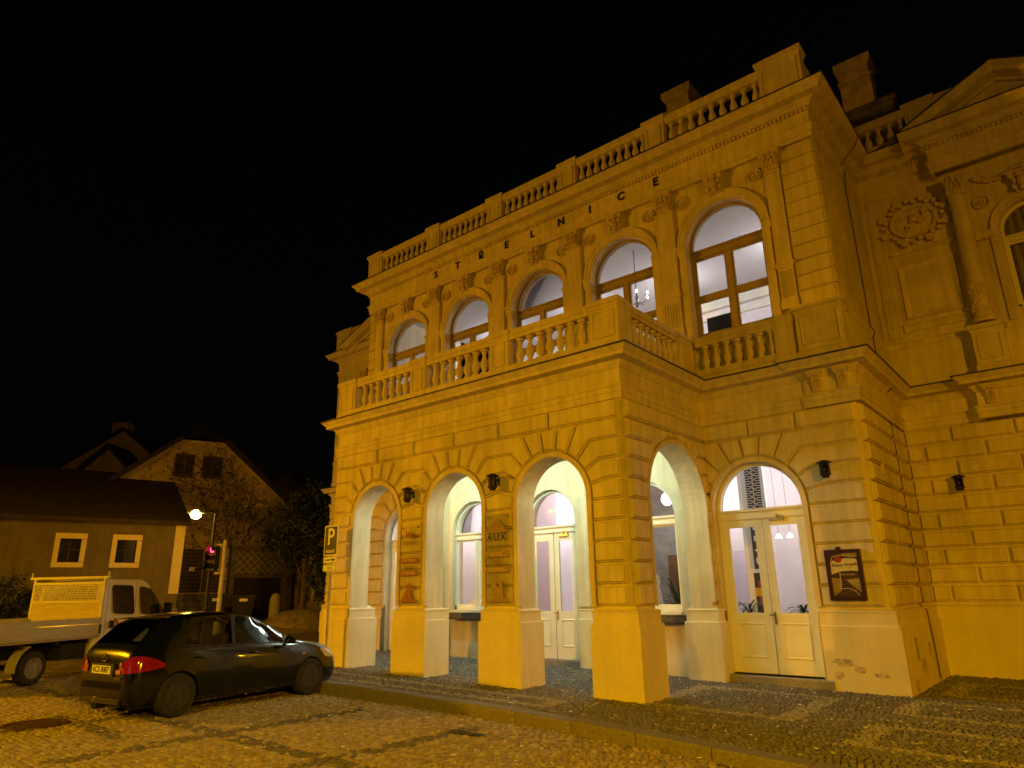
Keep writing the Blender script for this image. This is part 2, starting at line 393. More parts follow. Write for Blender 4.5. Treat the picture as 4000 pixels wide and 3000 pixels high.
obj('dentils', db, 'plaster_trim', hall, kind='stuff', fix=False)
# frieze patch where plaster has fallen
obj('bare_brick_patch', MB().poly([(2.03, YU-.084, 10.86), (2.83, YU-.084, 10.86), (2.85, YU-.084, 11.10), (2.4, YU-.084, 11.08), (2.1, YU-.084, 10.99), (1.98, YU-.084, 10.94)]).poly([(1.62, YU-.084, 10.86), (1.85, YU-.084, 10.87), (1.78, YU-.084, 10.95), (1.66, YU-.084, 10.92)]), 'exposed_brick', hall, label='bare brick where frieze plaster has fallen')
# -------- fascia letters
for ch, x in zip('STŘELNICE', (-8.20, -7.27, -6.33, -5.36, -4.43, -3.46, -2.55, -1.63, -.67)):
    obj('fascia_letter', text_mesh(ch, .30, .012, .009), 'letter_black', hall, loc=(x, YU-.10, 10.975 if ch != 'Ř' else 10.985), rot=(R(90), 0, 0))
# -------- small ornaments (shared meshes)
def bal_mesh(h=.56, r=.085):
    q = h/.56; p = [(.085, 0), (.085, .05), (.05, .06), (.045, .085), (.062, .12), (.088, .19), (.085, .24), (.06, .33), (.042, .42), (.04, .45), (.055, .46), (.055, .475), (.045, .485), (.06, .505), (.08, .51), (.08, .56)]
    m = MB().lathe([(a*r/.085, z*q) for a, z in p], 12).mesh('baluster'); fixn(m); shade(m, 40); m.materials.append(MAT['plaster_trim']); return m
BAL = bal_mesh(); BAL2 = bal_mesh(.56, .10)
def rail(T, u0, u1, z, h, w, parent, nm='balustrade_rail'):
    return obj(nm, MB().ring_loft([[T(u, -w, z), T(u, -w, z+h*.35), T(u, -w-.03, z+h*.5), T(u, -w-.03, z+h), T(u, w+.03, z+h), T(u, w+.03, z+h*.5), T(u, w, z+h*.35), T(u, w, z)] for u in (u0, u1)]), 'plaster_trim', parent)
def pedestal(T, u0, u1, z0, z1, w, parent, cap=.045, panel=True):
    e = cap
    o = obj('balustrade_pedestal', MB().ring_loft([[T(a, d, z) for a, d in ((u0-i, -w-i), (u1+i, -w-i), (u1+i, w+i), (u0-i, w+i))] for i, z in ((.03, z0), (.03, z0+.14), (0, z0+.165), (0, z1-.17), (.012, z1-.16), (.02, z1-.11), (e, z1-.09), (e, z1))]), 'plaster_trim', parent)
    if panel:
        P = [(u0+.07, z0+.24), (u1-.07, z0+.24), (u1-.07, z1-.22), (u0+.07, z1-.22)]; Q = offset_poly(P, .05)
        b = MB(); n = 4
        for i in range(n):
            j = (i+1) % n
            b.ring_loft([[T(p[0], -w+.001, p[1]), T((p[0]*.7+q[0]*.3), -w-.022, p[1]*.7+q[1]*.3), T(q[0], -w+.001, q[1])] for p, q in ((P[i], Q[i]), (P[j], Q[j]))], cap=False)
        obj('panel_moulding', b, 'plaster_trim', o)
    return o
TBF = lambda u, d, z: (u, YP+.1+d, z)
TBR = lambda u, d, z: (XP-.1-d, u, z)
TBLs = lambda u, d, z: (XPL+.1+d, u, z)
PF = [(-8.33, -7.68), (-5.66, -5.17), (-3.20, -2.71), (-.70, -.10)]
for a, b_ in PF: pedestal(TBF, a, b_, 5.80, 6.80, .13, hall)
for (a, b_) in zip([p[1] for p in PF], [p[0] for p in PF[1:]]):
    rail(TBF, a, b_, 5.80, .23, .10, hall); rail(TBF, a, b_, 6.585, .2, .11, hall)
    n = 8 if b_-a < 2.03 else 8; stp = (b_-a)/n
    for i in range(n): obj('baluster', BAL, None, hall, loc=TBF(a+stp*(i+.92), 0, 6.028))
for T in (TBR, TBLs):
    pedestal(T, .42, .62, 5.80, 6.80, .13, hall, .04, False); pedestal(T, 2.55, 3.25, 5.80, 6.80, .13, hall)
    rail(T, .62, 2.55, 5.80, .23, .10, hall); rail(T, .62, 2.55, 6.585, .2, .11, hall)
    for i in range(8): obj('baluster', BAL, None, hall, loc=T(.73+.235*i, 0, 6.028))
TBB = lambda u, d, z: (u, YB-.06+d, z)
rail(TBB, -.05, 1.62, 5.83, .22, .08, hall); rail(TBB, -.05, 1.62, 6.585, .2, .09, hall)
for i in range(7): obj('baluster', BAL, None, hall, loc=TBB(.13+.235*i, 0, 6.028))
pedestal(TBB, 1.62, 1.98, 5.83, 6.80, .10, hall, .03, False)
pedestal(lambda u, d, z: (u, YB+.1+d, z), 2.05, XB+.03, 5.85, 6.93, .22, hall, .06)
obj('upper_dado', sweep([(XB, YB+.35), (XB, YW), (4.5, YW)], [(.05, 5.84), (.05, 6.02), (.02, 6.06), (.02, 6.72), (.05, 6.76), (.07, 6.86), (0, 6.9)]), 'plaster_trim', hall)
obj('upper_dado', sweep([(-18, YW), (XBL, YW), (XBL, YB+.1), (XPL-.1, YB+.1)], [(.05, 5.84), (.05, 6.02), (.02, 6.06), (.02, 6.72), (.05, 6.76), (.07, 6.86), (0, 6.9)]), 'plaster_trim', hall)
# attic balustrade
TA = lambda u, d, z: (u, YU-.06+d, z)
PX = [-10.90, -8.25, -5.70, -3.13, -.55]
AP = [(XBL-.02, -10.72)]+[(x-.26, x+.26) for x in PX[1:]]+[(2.02, XB+.05)]
for i, (a, b_) in enumerate(AP): pedestal(TA, a, b_, 11.62, 12.62 if i < 5 else 12.72, .16, hall, .05)
for (a, b_) in zip([p[1] for p in AP], [p[0] for p in AP[1:]]):
    rail(TA, a, b_, 11.62, .24, .11, hall); rail(TA, a, b_, 12.36, .21, .12, hall)
    n = 9; stp = (b_-a)/n
    for i in range(n): obj('baluster', BAL, None, hall, loc=TA(a+stp*(i+.5), 0, 11.83))
TAW = lambda u, d, z: (u, YW-.06+d, z)
for a, b_ in ((XB+.1, 4.2), (-17.0, -12.0)):
    rail(TAW, a, b_, 11.62, .24, .11, hall); rail(TAW, a, b_, 12.36, .21, .12, hall)
    n = int((b_-a)/.24); 
    for i in range(n): obj('baluster', BAL, None, hall, loc=TAW(a+(b_-a)/n*(i+.5), 0, 11.83))
pedestal(TAW, -18.0, -17.0, 11.62, 12.60, .16, hall); pedestal(TAW, 4.2, 4.8, 11.62, 12.64, .16, hall)
rail(TAW, 4.8, 13, 12.36, .25, .12, hall)
obj('attic_parapet', MB().box(4.8, 13, YW-.1, YW+.2, 11.6, 12.36).box(XB-.2, XB+.04, YU+.2, YW+.2, 11.6, 12.5), 'plaster', hall)
# -------- upper storey: pilasters, capitals, archivolts, masks, rosettes, quoins
def leaf_capital(w=.38, h=.5, d=.13):
    b = MB(); r = random.Random(3)
    b.ring_loft([[(-a, -dd, z), (a, -dd, z), (a, .02, z), (-a, .02, z)] for a, dd, z in ((w*.42, d*.6, 0), (w*.42, d*.62, h*.3), (w*.5, d*.8, h*.8), (w*.58, d*1.1, h*.86), (w*.58, d*1.1, h))])
    for row, (n, zz, lw) in enumerate(((5, .02, .055), (4, .14, .055), (3, .27, .06))):
        for i in range(n):
            x = (i-(n-1)/2)*w*.86/n; y = -d*(.72+.12*row)
            b.ring_loft([[(x-lw*s, y, h*(zz/.5)+q), (x, y-.02-o, h*(zz/.5)+q), (x+lw*s, y, h*(zz/.5)+q), (x, y+.02, h*(zz/.5)+q)] for q, s, o in ((0, .5, 0), (.06, .75, .008), (.12, .6, .03), (.14, .25, .05))])
    for s in (-1, 1):
        b.lathe([(.01, -.03), (.04, -.03), (.045, 0), (.04, .03), (.01, .03)], 9, (s*w*.46, -d, h*.76), 'y')
        b.ellipsoid((s*w*.2, -d*1.0, h*.72), .03, .03, .05, 6, 4)
    b.ellipsoid((0, -d*1.1, h*.86), .05, .03, .05, 7, 4)
    m = b.mesh('capital'); fixn(m); shade(m, 45); m.materials.append(MAT['plaster_ornament']); return m
def mask_mesh():
    b = MB()
    b.ring_loft([[(-a, -d, z), (a, -d, z), (a, .03, z), (-a, .03, z)] for a, d, z in ((.11, .10, 0), (.14, .13, .2), (.18, .15, .40), (.22, .20, .42), (.22, .20, .48))])
    b.ellipsoid((0, -.17, .22), .085, .08, .12, 9, 6)               # face
    b.ellipsoid((0, -.245, .20), .018, .025, .035, 6, 4)            # nose
    for s in (-1, 1):
        b.ellipsoid((s*.035, -.232, .245), .02, .014, .012, 6, 4); b.ellipsoid((s*.11, -.14, .25), .045, .06, .09, 6, 4)
        b.ellipsoid((s*.14, -.13, .12), .04, .05, .06, 6, 4); b.lathe([(.01, -.04), (.055, -.04), (.06, 0), (.055, .04), (.01, .04)], 9, (s*.15, -.15, .37), 'y')
    b.ellipsoid((0, -.20, .36), .10, .05, .05, 8, 4); b.ellipsoid((0, -.16, .06), .06, .06, .07, 7, 4); b.ellipsoid((0, -.228, .145), .03, .015, .012, 6, 4)
    m = b.mesh('keystone_mask'); fixn(m); shade(m, 50); m.materials.append(MAT['plaster_ornament']); return m
def rosette_mesh(r=.165):
    b = MB().lathe([(r*.72, .01), (r*.80, -.03), (r*.92, -.045), (r, -.02), (r*1.02, .01)], 20, axis='y', cap=False)
    for i in range(8):
        a = 2*math.pi*i/8; b.ellipsoid((r*.42*math.cos(a), -.012, r*.42*math.sin(a)), r*.2, .025, r*.2, 6, 4)
    b.ellipsoid((0, -.02, 0), r*.2, .035, r*.2, 7, 4)
    m = b.mesh('rosette'); fixn(m); shade(m, 50); m.materials.append(MAT['plaster_ornament']); return m
CAP, MASK, ROS = leaf_capital(), mask_mesh(), rosette_mesh()
PILX = [-10.85, -8.27, -5.72, -3.15, -.55, 1.99]
def pilaster(x, w=.44):
    o = obj('pilaster', MB().box(x-w*.5, x+w*.5, YU-.09, YU+.02, 7.98, 10.08), 'plaster_trim', hall)
    m = MB()
    for z, hh, e in ((7.84, .05, .02), (7.89, .05, .045), (7.94, .045, .02), (10.03, .04, .02)): m.box(x-w*.5-e, x+w*.5+e, YU-.10-e, YU+.01, z, z+hh)
    m.box(x-w*.5, x+w*.5, YU-.09, YU+.01, 7.14, 7.84)
    n = 6
    for i in range(n): m.box(x-w*.5+.03+i*(w-.06)/n, x-w*.5+.03+(i+.55)*(w-.06)/n, YU-.115, YU-.05, 7.2, 7.78)
    m.box(x-w*.56, x+w*.56, YU-.12, YU+.01, 6.95, 7.145)
    obj('fluted_dado', m, 'plaster_trim', o)
    obj('capital', CAP, None, o, loc=(x, YU-.04, 10.075))
for x in PILX: pilaster(x, .44 if x not in (PILX[0], PILX[-1]) else .30)
for c in UC:
    # moulded archivolt
    S = 28; b = MB(); prof = [(.862, .01), (.862, -.03), (.90, -.035), (.91, -.055), (.98, -.06), (.99, -.08), (1.04, -.09), (1.05, -.04), (1.05, .01)]
    b.ring_loft([[TU(c-r*math.cos(math.pi*q/S), d, 9.09+r*math.sin(math.pi*q/S)) for r, d in prof] for q in range(S+1)])
    o = obj('window_archivolt', b, 'plaster_trim', uw, smooth=30)
    for s in (-1, 1):
        m = MB(); e0, e1 = c+s*.862, c+s*1.07
        for z0, z1, d in ((8.86, 8.90, .06), (8.90, 9.01, .075), (9.01, 9.06, .105), (9.06, 9.09, .12)): m.box(min(e0, e1), max(e0, e1), YU-d, YU+.05, z0, z1)
        m.box(min(c+s*.862, c+s*1.03), max(c+s*.862, c+s*1.03), YU-.055, YU+.02, 6.0, 8.86)
        obj('impost', m, 'plaster_trim', uw)
        obj('rosette', ROS, None, uw, loc=(c+s*.85, YU-.01, 10.19))
    obj('keystone_mask', MASK, None, uw, loc=(c-.01, YU-.03, 10.06))
qw = uw
for k in range(11):
    z0, z1 = 6.95+.327*k, 6.95+.327*(k+1)
    obj('quoin_course', raised([(2.16, z0), (XB-.005, z0), (XB-.005, z1), (2.16, z1)], lambda u, d, z: (u, YU-.03+d, z), h=.04, ch=.012, gap=.008, back=.06), 'plaster', uw)
    obj('quoin_course', raised([(XBL+.0, z0), (-11.02, z0), (-11.02, z1), (XBL+.0, z1)], lambda u, d, z: (u, YU-.03+d, z), h=.04, ch=.012, gap=.008, back=.06), 'plaster', uw)
    obj('quoin_course', raised([(YU-.045, z0), (4.65, z0), (4.65, z1), (YU-.045, z1)], lambda u, d, z: TBS(u, d+.01, z), h=.03, ch=.012, gap=.008, back=.06), 'plaster', bsw)
    obj('quoin_course', raised([(4.72, z0), (YW, z0), (YW, z1), (4.72, z1)], lambda u, d, z: TBS(u, d+.01, z), h=.02, ch=.012, gap=.008, back=.06), 'plaster', bsw)
    obj('quoin_course', raised([(XB+.12, z0), (3.30, z0), (3.30, z1), (XB+.12, z1)], TW, h=.03, ch=.012, gap=.008, back=.06), 'plaster', ww)
    obj('quoin_course', raised([(-18.0, z0), (-17.5, z0), (-17.5, z1), (-18.0, z1)], TW, h=.03, ch=.012, gap=.008, back=.06), 'plaster', ww)
# -------- consoles under the lower cornice
def console_mesh():
    b = MB(); n = 9
    for s in range(4):
        x = (s-1.5)*.045
        b.ring_loft([[(x-.02, .02, z), (x+.02, .02, z), (x+.02, -d, z), (x, -d-.012, z), (x-.02, -d, z)] for z, d in ((0, .045), (.06, .055), (.14, .06), (.22, .085), (.30, .13))])
    b.box(-.12, .12, -.17, .02, .30, .34).box(-.135, .135, -.19, .02, .34, .40)
    for i in range(5):
        a = math.pi*(i+.5)/5; b.ellipsoid((.055*math.cos(a), -.12, .20+.06*math.sin(a)), .02, .03, .04, 6, 4)
    for s in (-1, 1): b.lathe([(.01, -.02), (.03, -.02), (.03, .02), (.01, .02)], 8, (s*.08, -.13, .29), 'y')
    m = b.mesh('console'); fixn(m); shade(m, 45); m.materials.append(MAT['plaster_ornament']); return m
CON = console_mesh()
for x, y in ((2.27, YB-.07), (2.73, YB-.07), (4.66, YW-.3), (7.34, YW-.3)): obj('console', CON, None, hall, loc=(x, y, 5.16))
# -------- right wing bay
colm = MB().lathe([(.20, 6.9), (.21, 6.98), (.17, 7.02), (.185, 7.06), (.165, 7.1), (.165, 7.78), (.18, 7.80), (.18, 7.86), (.165, 7.9), (.16, 7.95), (.165, 8.4), (.155, 9.2), (.145, 9.82), (.16, 9.84), (.16, 9.88), (.14, 9.9)], 20)
cm = colm.mesh('column'); fixn(cm); shade(cm, 40); cm.materials.append(MAT['plaster_trim'])
def drum_mesh():
    b = MB(); r = random.Random(5)
    for i in range(46):
        a = r.uniform(-math.pi, 0); z = r.uniform(7.14, 7.74); b.ellipsoid((.168*math.cos(a), .168*math.sin(a), z), .035, .03, .05, 5, 4)
    b.lathe([(.172, 7.12), (.172, 7.76)], 16, cap=False)
    m = b.mesh('carved_drum'); fixn(m); m.materials.append(MAT['plaster_ornament']); return m
DRUM = drum_mesh()
for x in (4.84, 7.16, -13.4, -15.8):
    o = obj('column', cm, None, hall, loc=(x, YW-.2, 0)); obj('carved_drum', DRUM, None, o, kind='stuff')
    obj('capital', CAP, None, o, loc=(0, -.10, 9.88))
    pedestal(lambda u, d, z: (u, YW-.16+d, z), x-.28, x+.28, 5.84, 6.85, .17, hall, .06)
# window bay of the right wing
def arch_ring(T, c, zs, prof, zb, m, parent, nm, S=24):
    pts = [(-1, zb)]+[None]*0
    b = MB()
    ang = [math.pi*q/S for q in range(S+1)]
    rows = [[T(c-r, d, zb) for r, d in prof]]+[[T(c-r*math.cos(a), d, zs+r*math.sin(a)) for r, d in prof] for a in ang]+[[T(c+r, d, zb) for r, d in prof]]
    return obj(nm, b.ring_loft(rows), m, parent, smooth=30)
arch_ring(TW, 6.0, 8.98, [(.562, .01), (.562, -.05), (.62, -.06), (.70, -.085), (.73, -.03), (.73, .01)], 8.98, 'plaster_trim', ww, 'window_archivolt')
for s in (-1, 1):
    e = sorted((6+s*.562, 6+s*1.0)); f_ = sorted((6+s*.562, 6+s*.74))
    obj('impost', MB().box(e[0], e[1], YW-.09, YW+.05, 8.80, 8.98).box(f_[0], f_[1], YW-.05, YW+.02, 6.9, 8.805), 'plaster_trim', ww)
for s in (-1, 1): obj('rosette', ROS, None, ww, loc=(6+s*.76, YW-.01, 9.68))
obj('keystone_mask', MASK, None, ww, loc=(6.0, YW-.02, 9.62))
b = MB(); r_ = random.Random(9)
for i in range(60):
    t = i/59; x = 5.2+1.6*t; b.ellipsoid((x, YW-.05, 10.28-.16*math.sin(math.pi*(t*2 % 1))+r_.uniform(-.04, .04)), .05, .06, .05, 5, 4)
obj('garland', b, 'plaster_ornament', ww, kind='stuff')
def cartouche():
    b = MB(); r = random.Random(11)
    b.lathe([(.34, .0), (.36, -.05), (.42, -.06), (.44, 0)], 26, axis='y', cap=False)
    for v in range(len(b.v)): b.v[v] = (b.v[v][0]*1.15, b.v[v][1], b.v[v][2]*.95)
    for i in range(26):
        a = 2*math.pi*i/26; rr = .50+.05*(i % 2)
        b.ellipsoid((rr*1.15*math.cos(a), -.05, rr*.95*math.sin(a)), .065, .06, .065, 6, 4)
    for i in range(8):
        a = 2*math.pi*(i+.5)/8; b.lathe([(.02, -.09), (.08, -.09), (.10, -.03), (.10, .02)], 9, (.58*1.15*math.cos(a), 0, .58*.95*math.sin(a)), 'y')
    for i in range(14): b.ellipsoid((r.uniform(-.24, .24), -.02, r.uniform(-.2, .2)), r.uniform(.04, .09), .05, r.uniform(.04, .09), 6, 4)
    m = b.mesh('cartouche'); fixn(m); shade(m, 50); m.materials.append(MAT['plaster_ornament']); return m
obj('cartouche', cartouche(), None, ww, loc=(3.93, YW-.02, 9.72), label='oval carved cartouche with scrolls')
b = MB(); P = [(3.42, 7.38), (4.56, 7.38), (4.56, 8.70), (3.42, 8.70)]; Q = offset_poly(P, .14)
for i in range(4):
    j = (i+1) % 4
    b.ring_loft([[TW(p[0], .001, p[1]), TW(p[0]*.85+q[0]*.15, -.05, p[1]*.85+q[1]*.15), TW(p[0]*.5+q[0]*.5, -.03, p[1]*.5+q[1]*.5), TW(q[0], .001, q[1])] for p, q in ((P[i], Q[i]), (P[j], Q[j]))], cap=False)
obj('panel_moulding', b, 'plaster_trim', ww)
for za, zb in ((8.98, 9.02), (7.10, 7.24)): obj('string_course', MB().box(3.34, 4.62, YW-.05, YW+.01, za, zb).box(3.34, 4.62, YW-.08, YW+.01, zb-.002, zb+.04), 'plaster_trim', ww)
def pediment(cx, hw, parent):
    y0 = YW-.38; b = MB(); zb, za = 11.5, 12.42
    prof = [(-.02, 0), (.10, .02), (.12, .08), (.36, .12), (.37, .2), (.48, .28), (.48, .31)]
    rings = []
    for x, z in ((cx-hw, zb), (cx, za), (cx+hw, zb)): rings.append([(x, y0-c, z+h-.24) for c, h in prof]+[(x, y0+.3, z+.1)])
    b.ring_loft(rings, close=False, cap=False)
    o = obj('pediment', b, 'plaster_trim', parent)
    obj('tympanum', MB().poly([(cx-hw+.3, y0-.01, 11.58), (cx+hw-.3, y0-.01, 11.58), (cx, y0-.01, za-.1)]), 'plaster', o)
    z_ = MB().ring_loft([[(x, y0-.50, z+.065), (x, y0-.50, z+.10), (x, y0+.4, z+.16)] for x, z in ((cx-hw-.03, zb-.01), (cx, za), (cx+hw+.03, zb-.01))], close=False, cap=False)
    obj('pediment_flashing', z_, 'zinc', o)
pediment(6.0, 1.95, hall); pediment(-14.6, 2.2, hall)
# -------- roof, chimneys
b = MB()
e = [(XBL+.2, YU+.5, 11.7), (XB-.3, YU+.5, 11.7), (XB-.3, 18, 11.7), (XBL+.2, 18, 11.7)]; rg = [(-6.5, 10.5, 14.6), (-1.0, 10.5, 14.6)]
b.poly([e[0], e[1], rg[1], rg[0]]).poly([e[1], e[2], rg[1]]).poly([e[2], e[3], rg[0], rg[1]]).poly([e[3], e[0], rg[0]]).poly(e)
b.quad((XB-.3, YW+.3, 11.6), (13, YW+.3, 11.6), (13, 18, 14.5), (XB-.3, 18, 14.5)).quad((-18, YW+.3, 11.6), (XBL, YW+.3, 11.6), (XBL, 16, 13.5), (-18, 16, 13.5))
mat('roof_tin', (.17, .16, .14), .6, .3, 3, .1, 20, metal=.3)
mat('chimney_render', (.52, .42, .36), .9, .2, 3, .3, 40)
roof = obj('roof', b, 'roof_tin', hall)
def chim(x0, x1, y0, y1, z0, z1):
    e = .09; b = MB().box(x0, x1, y0, y1, z0, z1-.75).box(x0-e*.5, x1+e*.5, y0-e*.5, y1+e*.5, z1-.75, z1-.68).box(x0+.02, x1-.02, y0+.02, y1-.02, z1-.68, z1-.3)
    b.ring_loft([[(x0-i, y0-i, z), (x1+i, y0-i, z), (x1+i, y1+i, z), (x0-i, y1+i, z)] for i, z in ((0, z1-.3), (e, z1-.2), (e, z1))])
    obj('chimney', b, 'chimney_render', roof)
chim(2.42, 3.27, 10, 10.75, 13, 17.05); chim(-1.93, -1.15, 7, 7.9, 12.2, 16.52)
obj('chimney_base', MB().box(2.3, 3.72, 9.95, 11.2, 11.6, 15.15).box(2.25, 3.8, 9.9, 11.3, 15.15, 15.3), 'roof_tin', roof)
# annex roof edge behind the left wing
obj('annex_wall', MB().box(-21.5, -18.02, 9.6, 16, FL, 5.5), 'plaster', hall)
obj('annex_cornice', sweep([(-21.5, 16), (-21.5, 9.6), (-18.0, 9.6)], [(0, 5.3), (.05, 5.4), (.2, 5.5), (.3, 5.65), (.3, 5.7), (-.2, 5.8)]), 'plaster_trim', hall)
# -------- lightning conductor down the side, following the profiles
def conductor(y, name='lightning_conductor'):
    pts = []; X = XB
    pts += [(X+.03, y, .9), (X+.10, y, .75), (X+.16, y, .3), (X+.16, y, .02)]
    up = [(X+.14, y, 1.0), (X+.13, y, 1.2)]
    for k in range(10):
        z = 1.31+.3565*k; up += [(X+.02, y, z), (X+.10, y, z+.05), (X+.10, y, z+.30)]
    up += [(X+.06, y, 4.9), (X+.09, y, 5.1), (X+.02, y, 5.2), (X+.02, y, 5.42), (X+.3, y, 5.62), (X+.37, y, 5.76), (X+.08, y, 5.9), (X+.07, y, 6.1), (X+.05, y, 6.7), (X+.1, y, 6.86), (X+.04, y, 7.0)]
    up += [(X+.04, y, 7+.5*i) for i in range(1, 8)]+[(X+.08, y, 10.8), (X+.02, y, 11.0), (X+.4, y, 11.4), (X+.49, y, 11.6), (X+.1, y, 11.75)]
    pts = [(X+.16, y, .0), (X+.155, y, .5)]+up
    obj(name, MB().tube(pts, .012, 5), 'zinc', hall)
conductor(5.55)
# plinth hatch and damp patches
obj('meter_hatch', MB().box(XB+.125, XB+.136, 4.02, 4.22, .42, .80).box(XB+.136, XB+.15, 4.15, 4.17, .55, .60), 'steel', hall)
def blotch(cx, cz, w, h, T, seed):
    r = random.Random(seed); n = 22
    return MB().poly([T(cx+w*math.cos(2*math.pi*i/n)*r.uniform(.55, 1), -.132, cz+h*math.sin(2*math.pi*i/n)*r.uniform(.55, 1)) for i in range(n)])
obj('damp_stain', blotch(2.05, .42, .22, .09, TB, 1), 'damp_patch', hall); obj('damp_stain', blotch(2.28, .32, .12, .07, TB, 2), 'damp_patch', hall)
obj('damp_stain', blotch(1.95, .22, .10, .08, TB, 3), 'damp_patch', hall); obj('damp_stain', blotch(2.6, .25, .16, .05, TB, 8), 'damp_patch', hall)
obj('damp_stain', blotch(4.5, .32, .28, .16, TBS, 4), 'damp_patch', hall); obj('damp_stain', blotch(5.2, .55, .15, .15, TBS, 5), 'damp_patch', hall); obj('damp_stain', blotch(3.75, .06, .2, .12, TBS, 6), 'damp_patch', hall)
obj('vent_plate', MB().box(XB+.08, XB+.105, 4.05, 4.22, 3.62, 3.82), 'plaster_ornament', bsw)
# ================================================================ WINDOWS AND DOORS OF THE HALL
def frame_ring(b, T, c, r, zs, zb, wd, d0, d1, S=24):
    out = [(c-r, zb)]+[(c-r*math.cos(math.pi*q/S), zs+r*math.sin(math.pi*q/S)) for q in range(S+1)]+[(c+r, zb)]
    ri = r-wd; inn = [(c-ri, zb)]+[(c-ri*math.cos(math.pi*q/S), zs+ri*math.sin(math.pi*q/S)) for q in range(S+1)]+[(c+ri, zb)]
    b.ring_loft([[T(p[0], d0, p[1]), T(q[0], d0, q[1]), T(q[0], d1, q[1]), T(p[0], d1, p[1])] for p, q in zip(out, inn)])
def bx(b, T, u0, u1, z0, z1, d0, d1): b.box(u0, u1, d0, d1, z0, z1, lambda u, d, z: T(u, d, z)); return b
def lunette(T, c, r, zt, zs, d, S=20):
    a0 = math.asin(max(-1, min(1, (zt-zs)/r)))
    pts = [T(c+r*math.cos(a0+(math.pi-2*a0)*q/S), d, zs+r*math.sin(a0+(math.pi-2*a0)*q/S)) for q in range(S+1)]
    return MB().poly(pts)
def pane(T, u0, u1, z0, z1, d): return MB().quad(T(u0, d, z0), T(u1, d, z0), T(u1, d, z1), T(u0, d, z1))
def transom(b, T, c, r, z0, z1, d):
    for za, zb, e in ((z0, z0+(z1-z0)*.3, .03), (z0+(z1-z0)*.3, z0+(z1-z0)*.75, .0), (z0+(z1-z0)*.75, z1, .04)): bx(b, T, c-r, c+r, za, zb, d-.02-e, d+.07)
def window(T, c, r, zs, zb, d, zt0, zt1, mull, bars, parent, m='paint_white'):
    b = MB(); frame_ring(b, T, c, r-.005, zs, zb, .065, d-.03, d+.06); transom(b, T, c, r-.01, zt0, zt1, d)
    bx(b, T, c-r+.01, c+r-.01, zb, zb+.09, d-.03, d+.06)
    if mull: bx(b, T, c-mull/2, c+mull/2, zb+.09, zt0, d-.035, d+.055)
    for z0, z1 in bars: bx(b, T, c-r+.06, c+r-.06, z0, z1, d-.02, d+.05)
    o = obj('window', b, m, parent)
    obj('pane', lunette(T, c, r-.06, zt1, zs, d+.02), 'window_glass', o)
    zz = [zb+.09]+[q for br in bars for q in br]+[zt0]
    for z0, z1 in zip(zz[::2], zz[1::2]):
        for u0, u1 in (((c-r+.06, c-mull/2), (c+mull/2, c+r-.06)) if mull else ((c-r+.06, c+r-.06),)):
            if mull:   # casement frames
                cf = MB(); q = .042
                for ua, ub, za, zb_ in ((u0, u0+q, z0, z1), (u1-q, u1, z0, z1), (u0+q, u1-q, z0, z0+q), (u0+q, u1-q, z1-q, z1)): bx(cf, T, ua, ub, za, zb_, d-.005, d+.045)
                obj('casement', cf, m, o)
            obj('pane', pane(T, u0, u1, z0, z1, d+.02), 'window_glass', o)
    return o
def door(T, c, r, zs, zb, d, zt0, zt1, parent, glass_z=(1.2, 2.79), swing=0):
    b = MB(); frame_ring(b, T, c, r-.005, zs, zb, .06, d-.03, d+.06); transom(b, T, c, r-.01, zt0, zt1, d)
    o = obj('door_frame', b, 'paint_white', parent)
    obj('pane', lunette(T, c, r-.055, zt1, zs, d+.02), 'window_glass', o)
    for s in (-1, 1):
        u0, u1 = sorted((c+s*.012, c+s*(r-.065))); st = .135
        lf = MB()
        for ua, ub, za, zc in ((u0, u0+st, zb, zt0), (u1-st, u1, zb, zt0), (u0+st, u1-st, zb, glass_z[0]-.10+.0), (u0+st, u1-st, glass_z[1], zt0)): bx(lf, T, ua, ub, za, zc, d-.02, d+.03)
        bx(lf, T, u0+st, u1-st, glass_z[0]-.10, glass_z[0], d-.026, d+.03)
        l = obj('door_leaf', lf, 'paint_white', parent)
        obj('pane', pane(T, u0+st, u1-st, glass_z[0], glass_z[1], d+.01), 'window_glass', l)
        P = [(u0+st+.0, zb+.26), (u1-st, zb+.26), (u1-st, glass_z[0]-.17), (u0+st, glass_z[0]-.17)]; Q = offset_poly(P, .05); pm = MB()
        for i in range(4):
            j = (i+1) % 4
            pm.ring_loft([[T(p[0], d-.019, p[1]), T(p[0]*.6+q[0]*.4, d-.036, p[1]*.6+q[1]*.4), T(q[0], d-.019, q[1])] for p, q in ((P[i], Q[i]), (P[j], Q[j]))], cap=False)
        obj('panel_moulding', pm, 'paint_white', l)
        if s > 0:
            hb = MB(); bx(hb, T, c+.04, c+.075, 1.0, 1.22, d-.032, d-.02); bx(hb, T, c-.03, c+.07, 1.155, 1.175, d-.075, d-.055); bx(hb, T, c+.05, c+.065, 1.155, 1.175, d-.06, d-.03)
            obj('handle', hb, 'brass', l)
            kc = MB(); bx(kc, T, c+.16, c+.44, 2.88, 2.93, d-.06, d-.02); bx(kc, T, c+.30, c+.33, 2.93, 3.0, d-.08, d-.02); bx(kc, T, c+.36, c+.42, 2.93, 2.97, d-.07, d-.02)
            obj('door_closer', kc, 'steel', l)
window(TB, -6.66, .80, 3.14, 1.22, .16, 2.97, 3.15, .12, [], bw)
window(TB, -1.72, .80, 3.14, 1.22, .16, 2.97, 3.15, .12, [], bw)
door(TB, .83, .865, 3.16, .14, .14, 2.94, 3.13, bw)
door(TB, -4.19, .72, 3.27, .17, .16, 2.98, 3.14, bw)
door(TB, -9.23, .86, 3.16, .14, .14, 2.94, 3.13, bw)
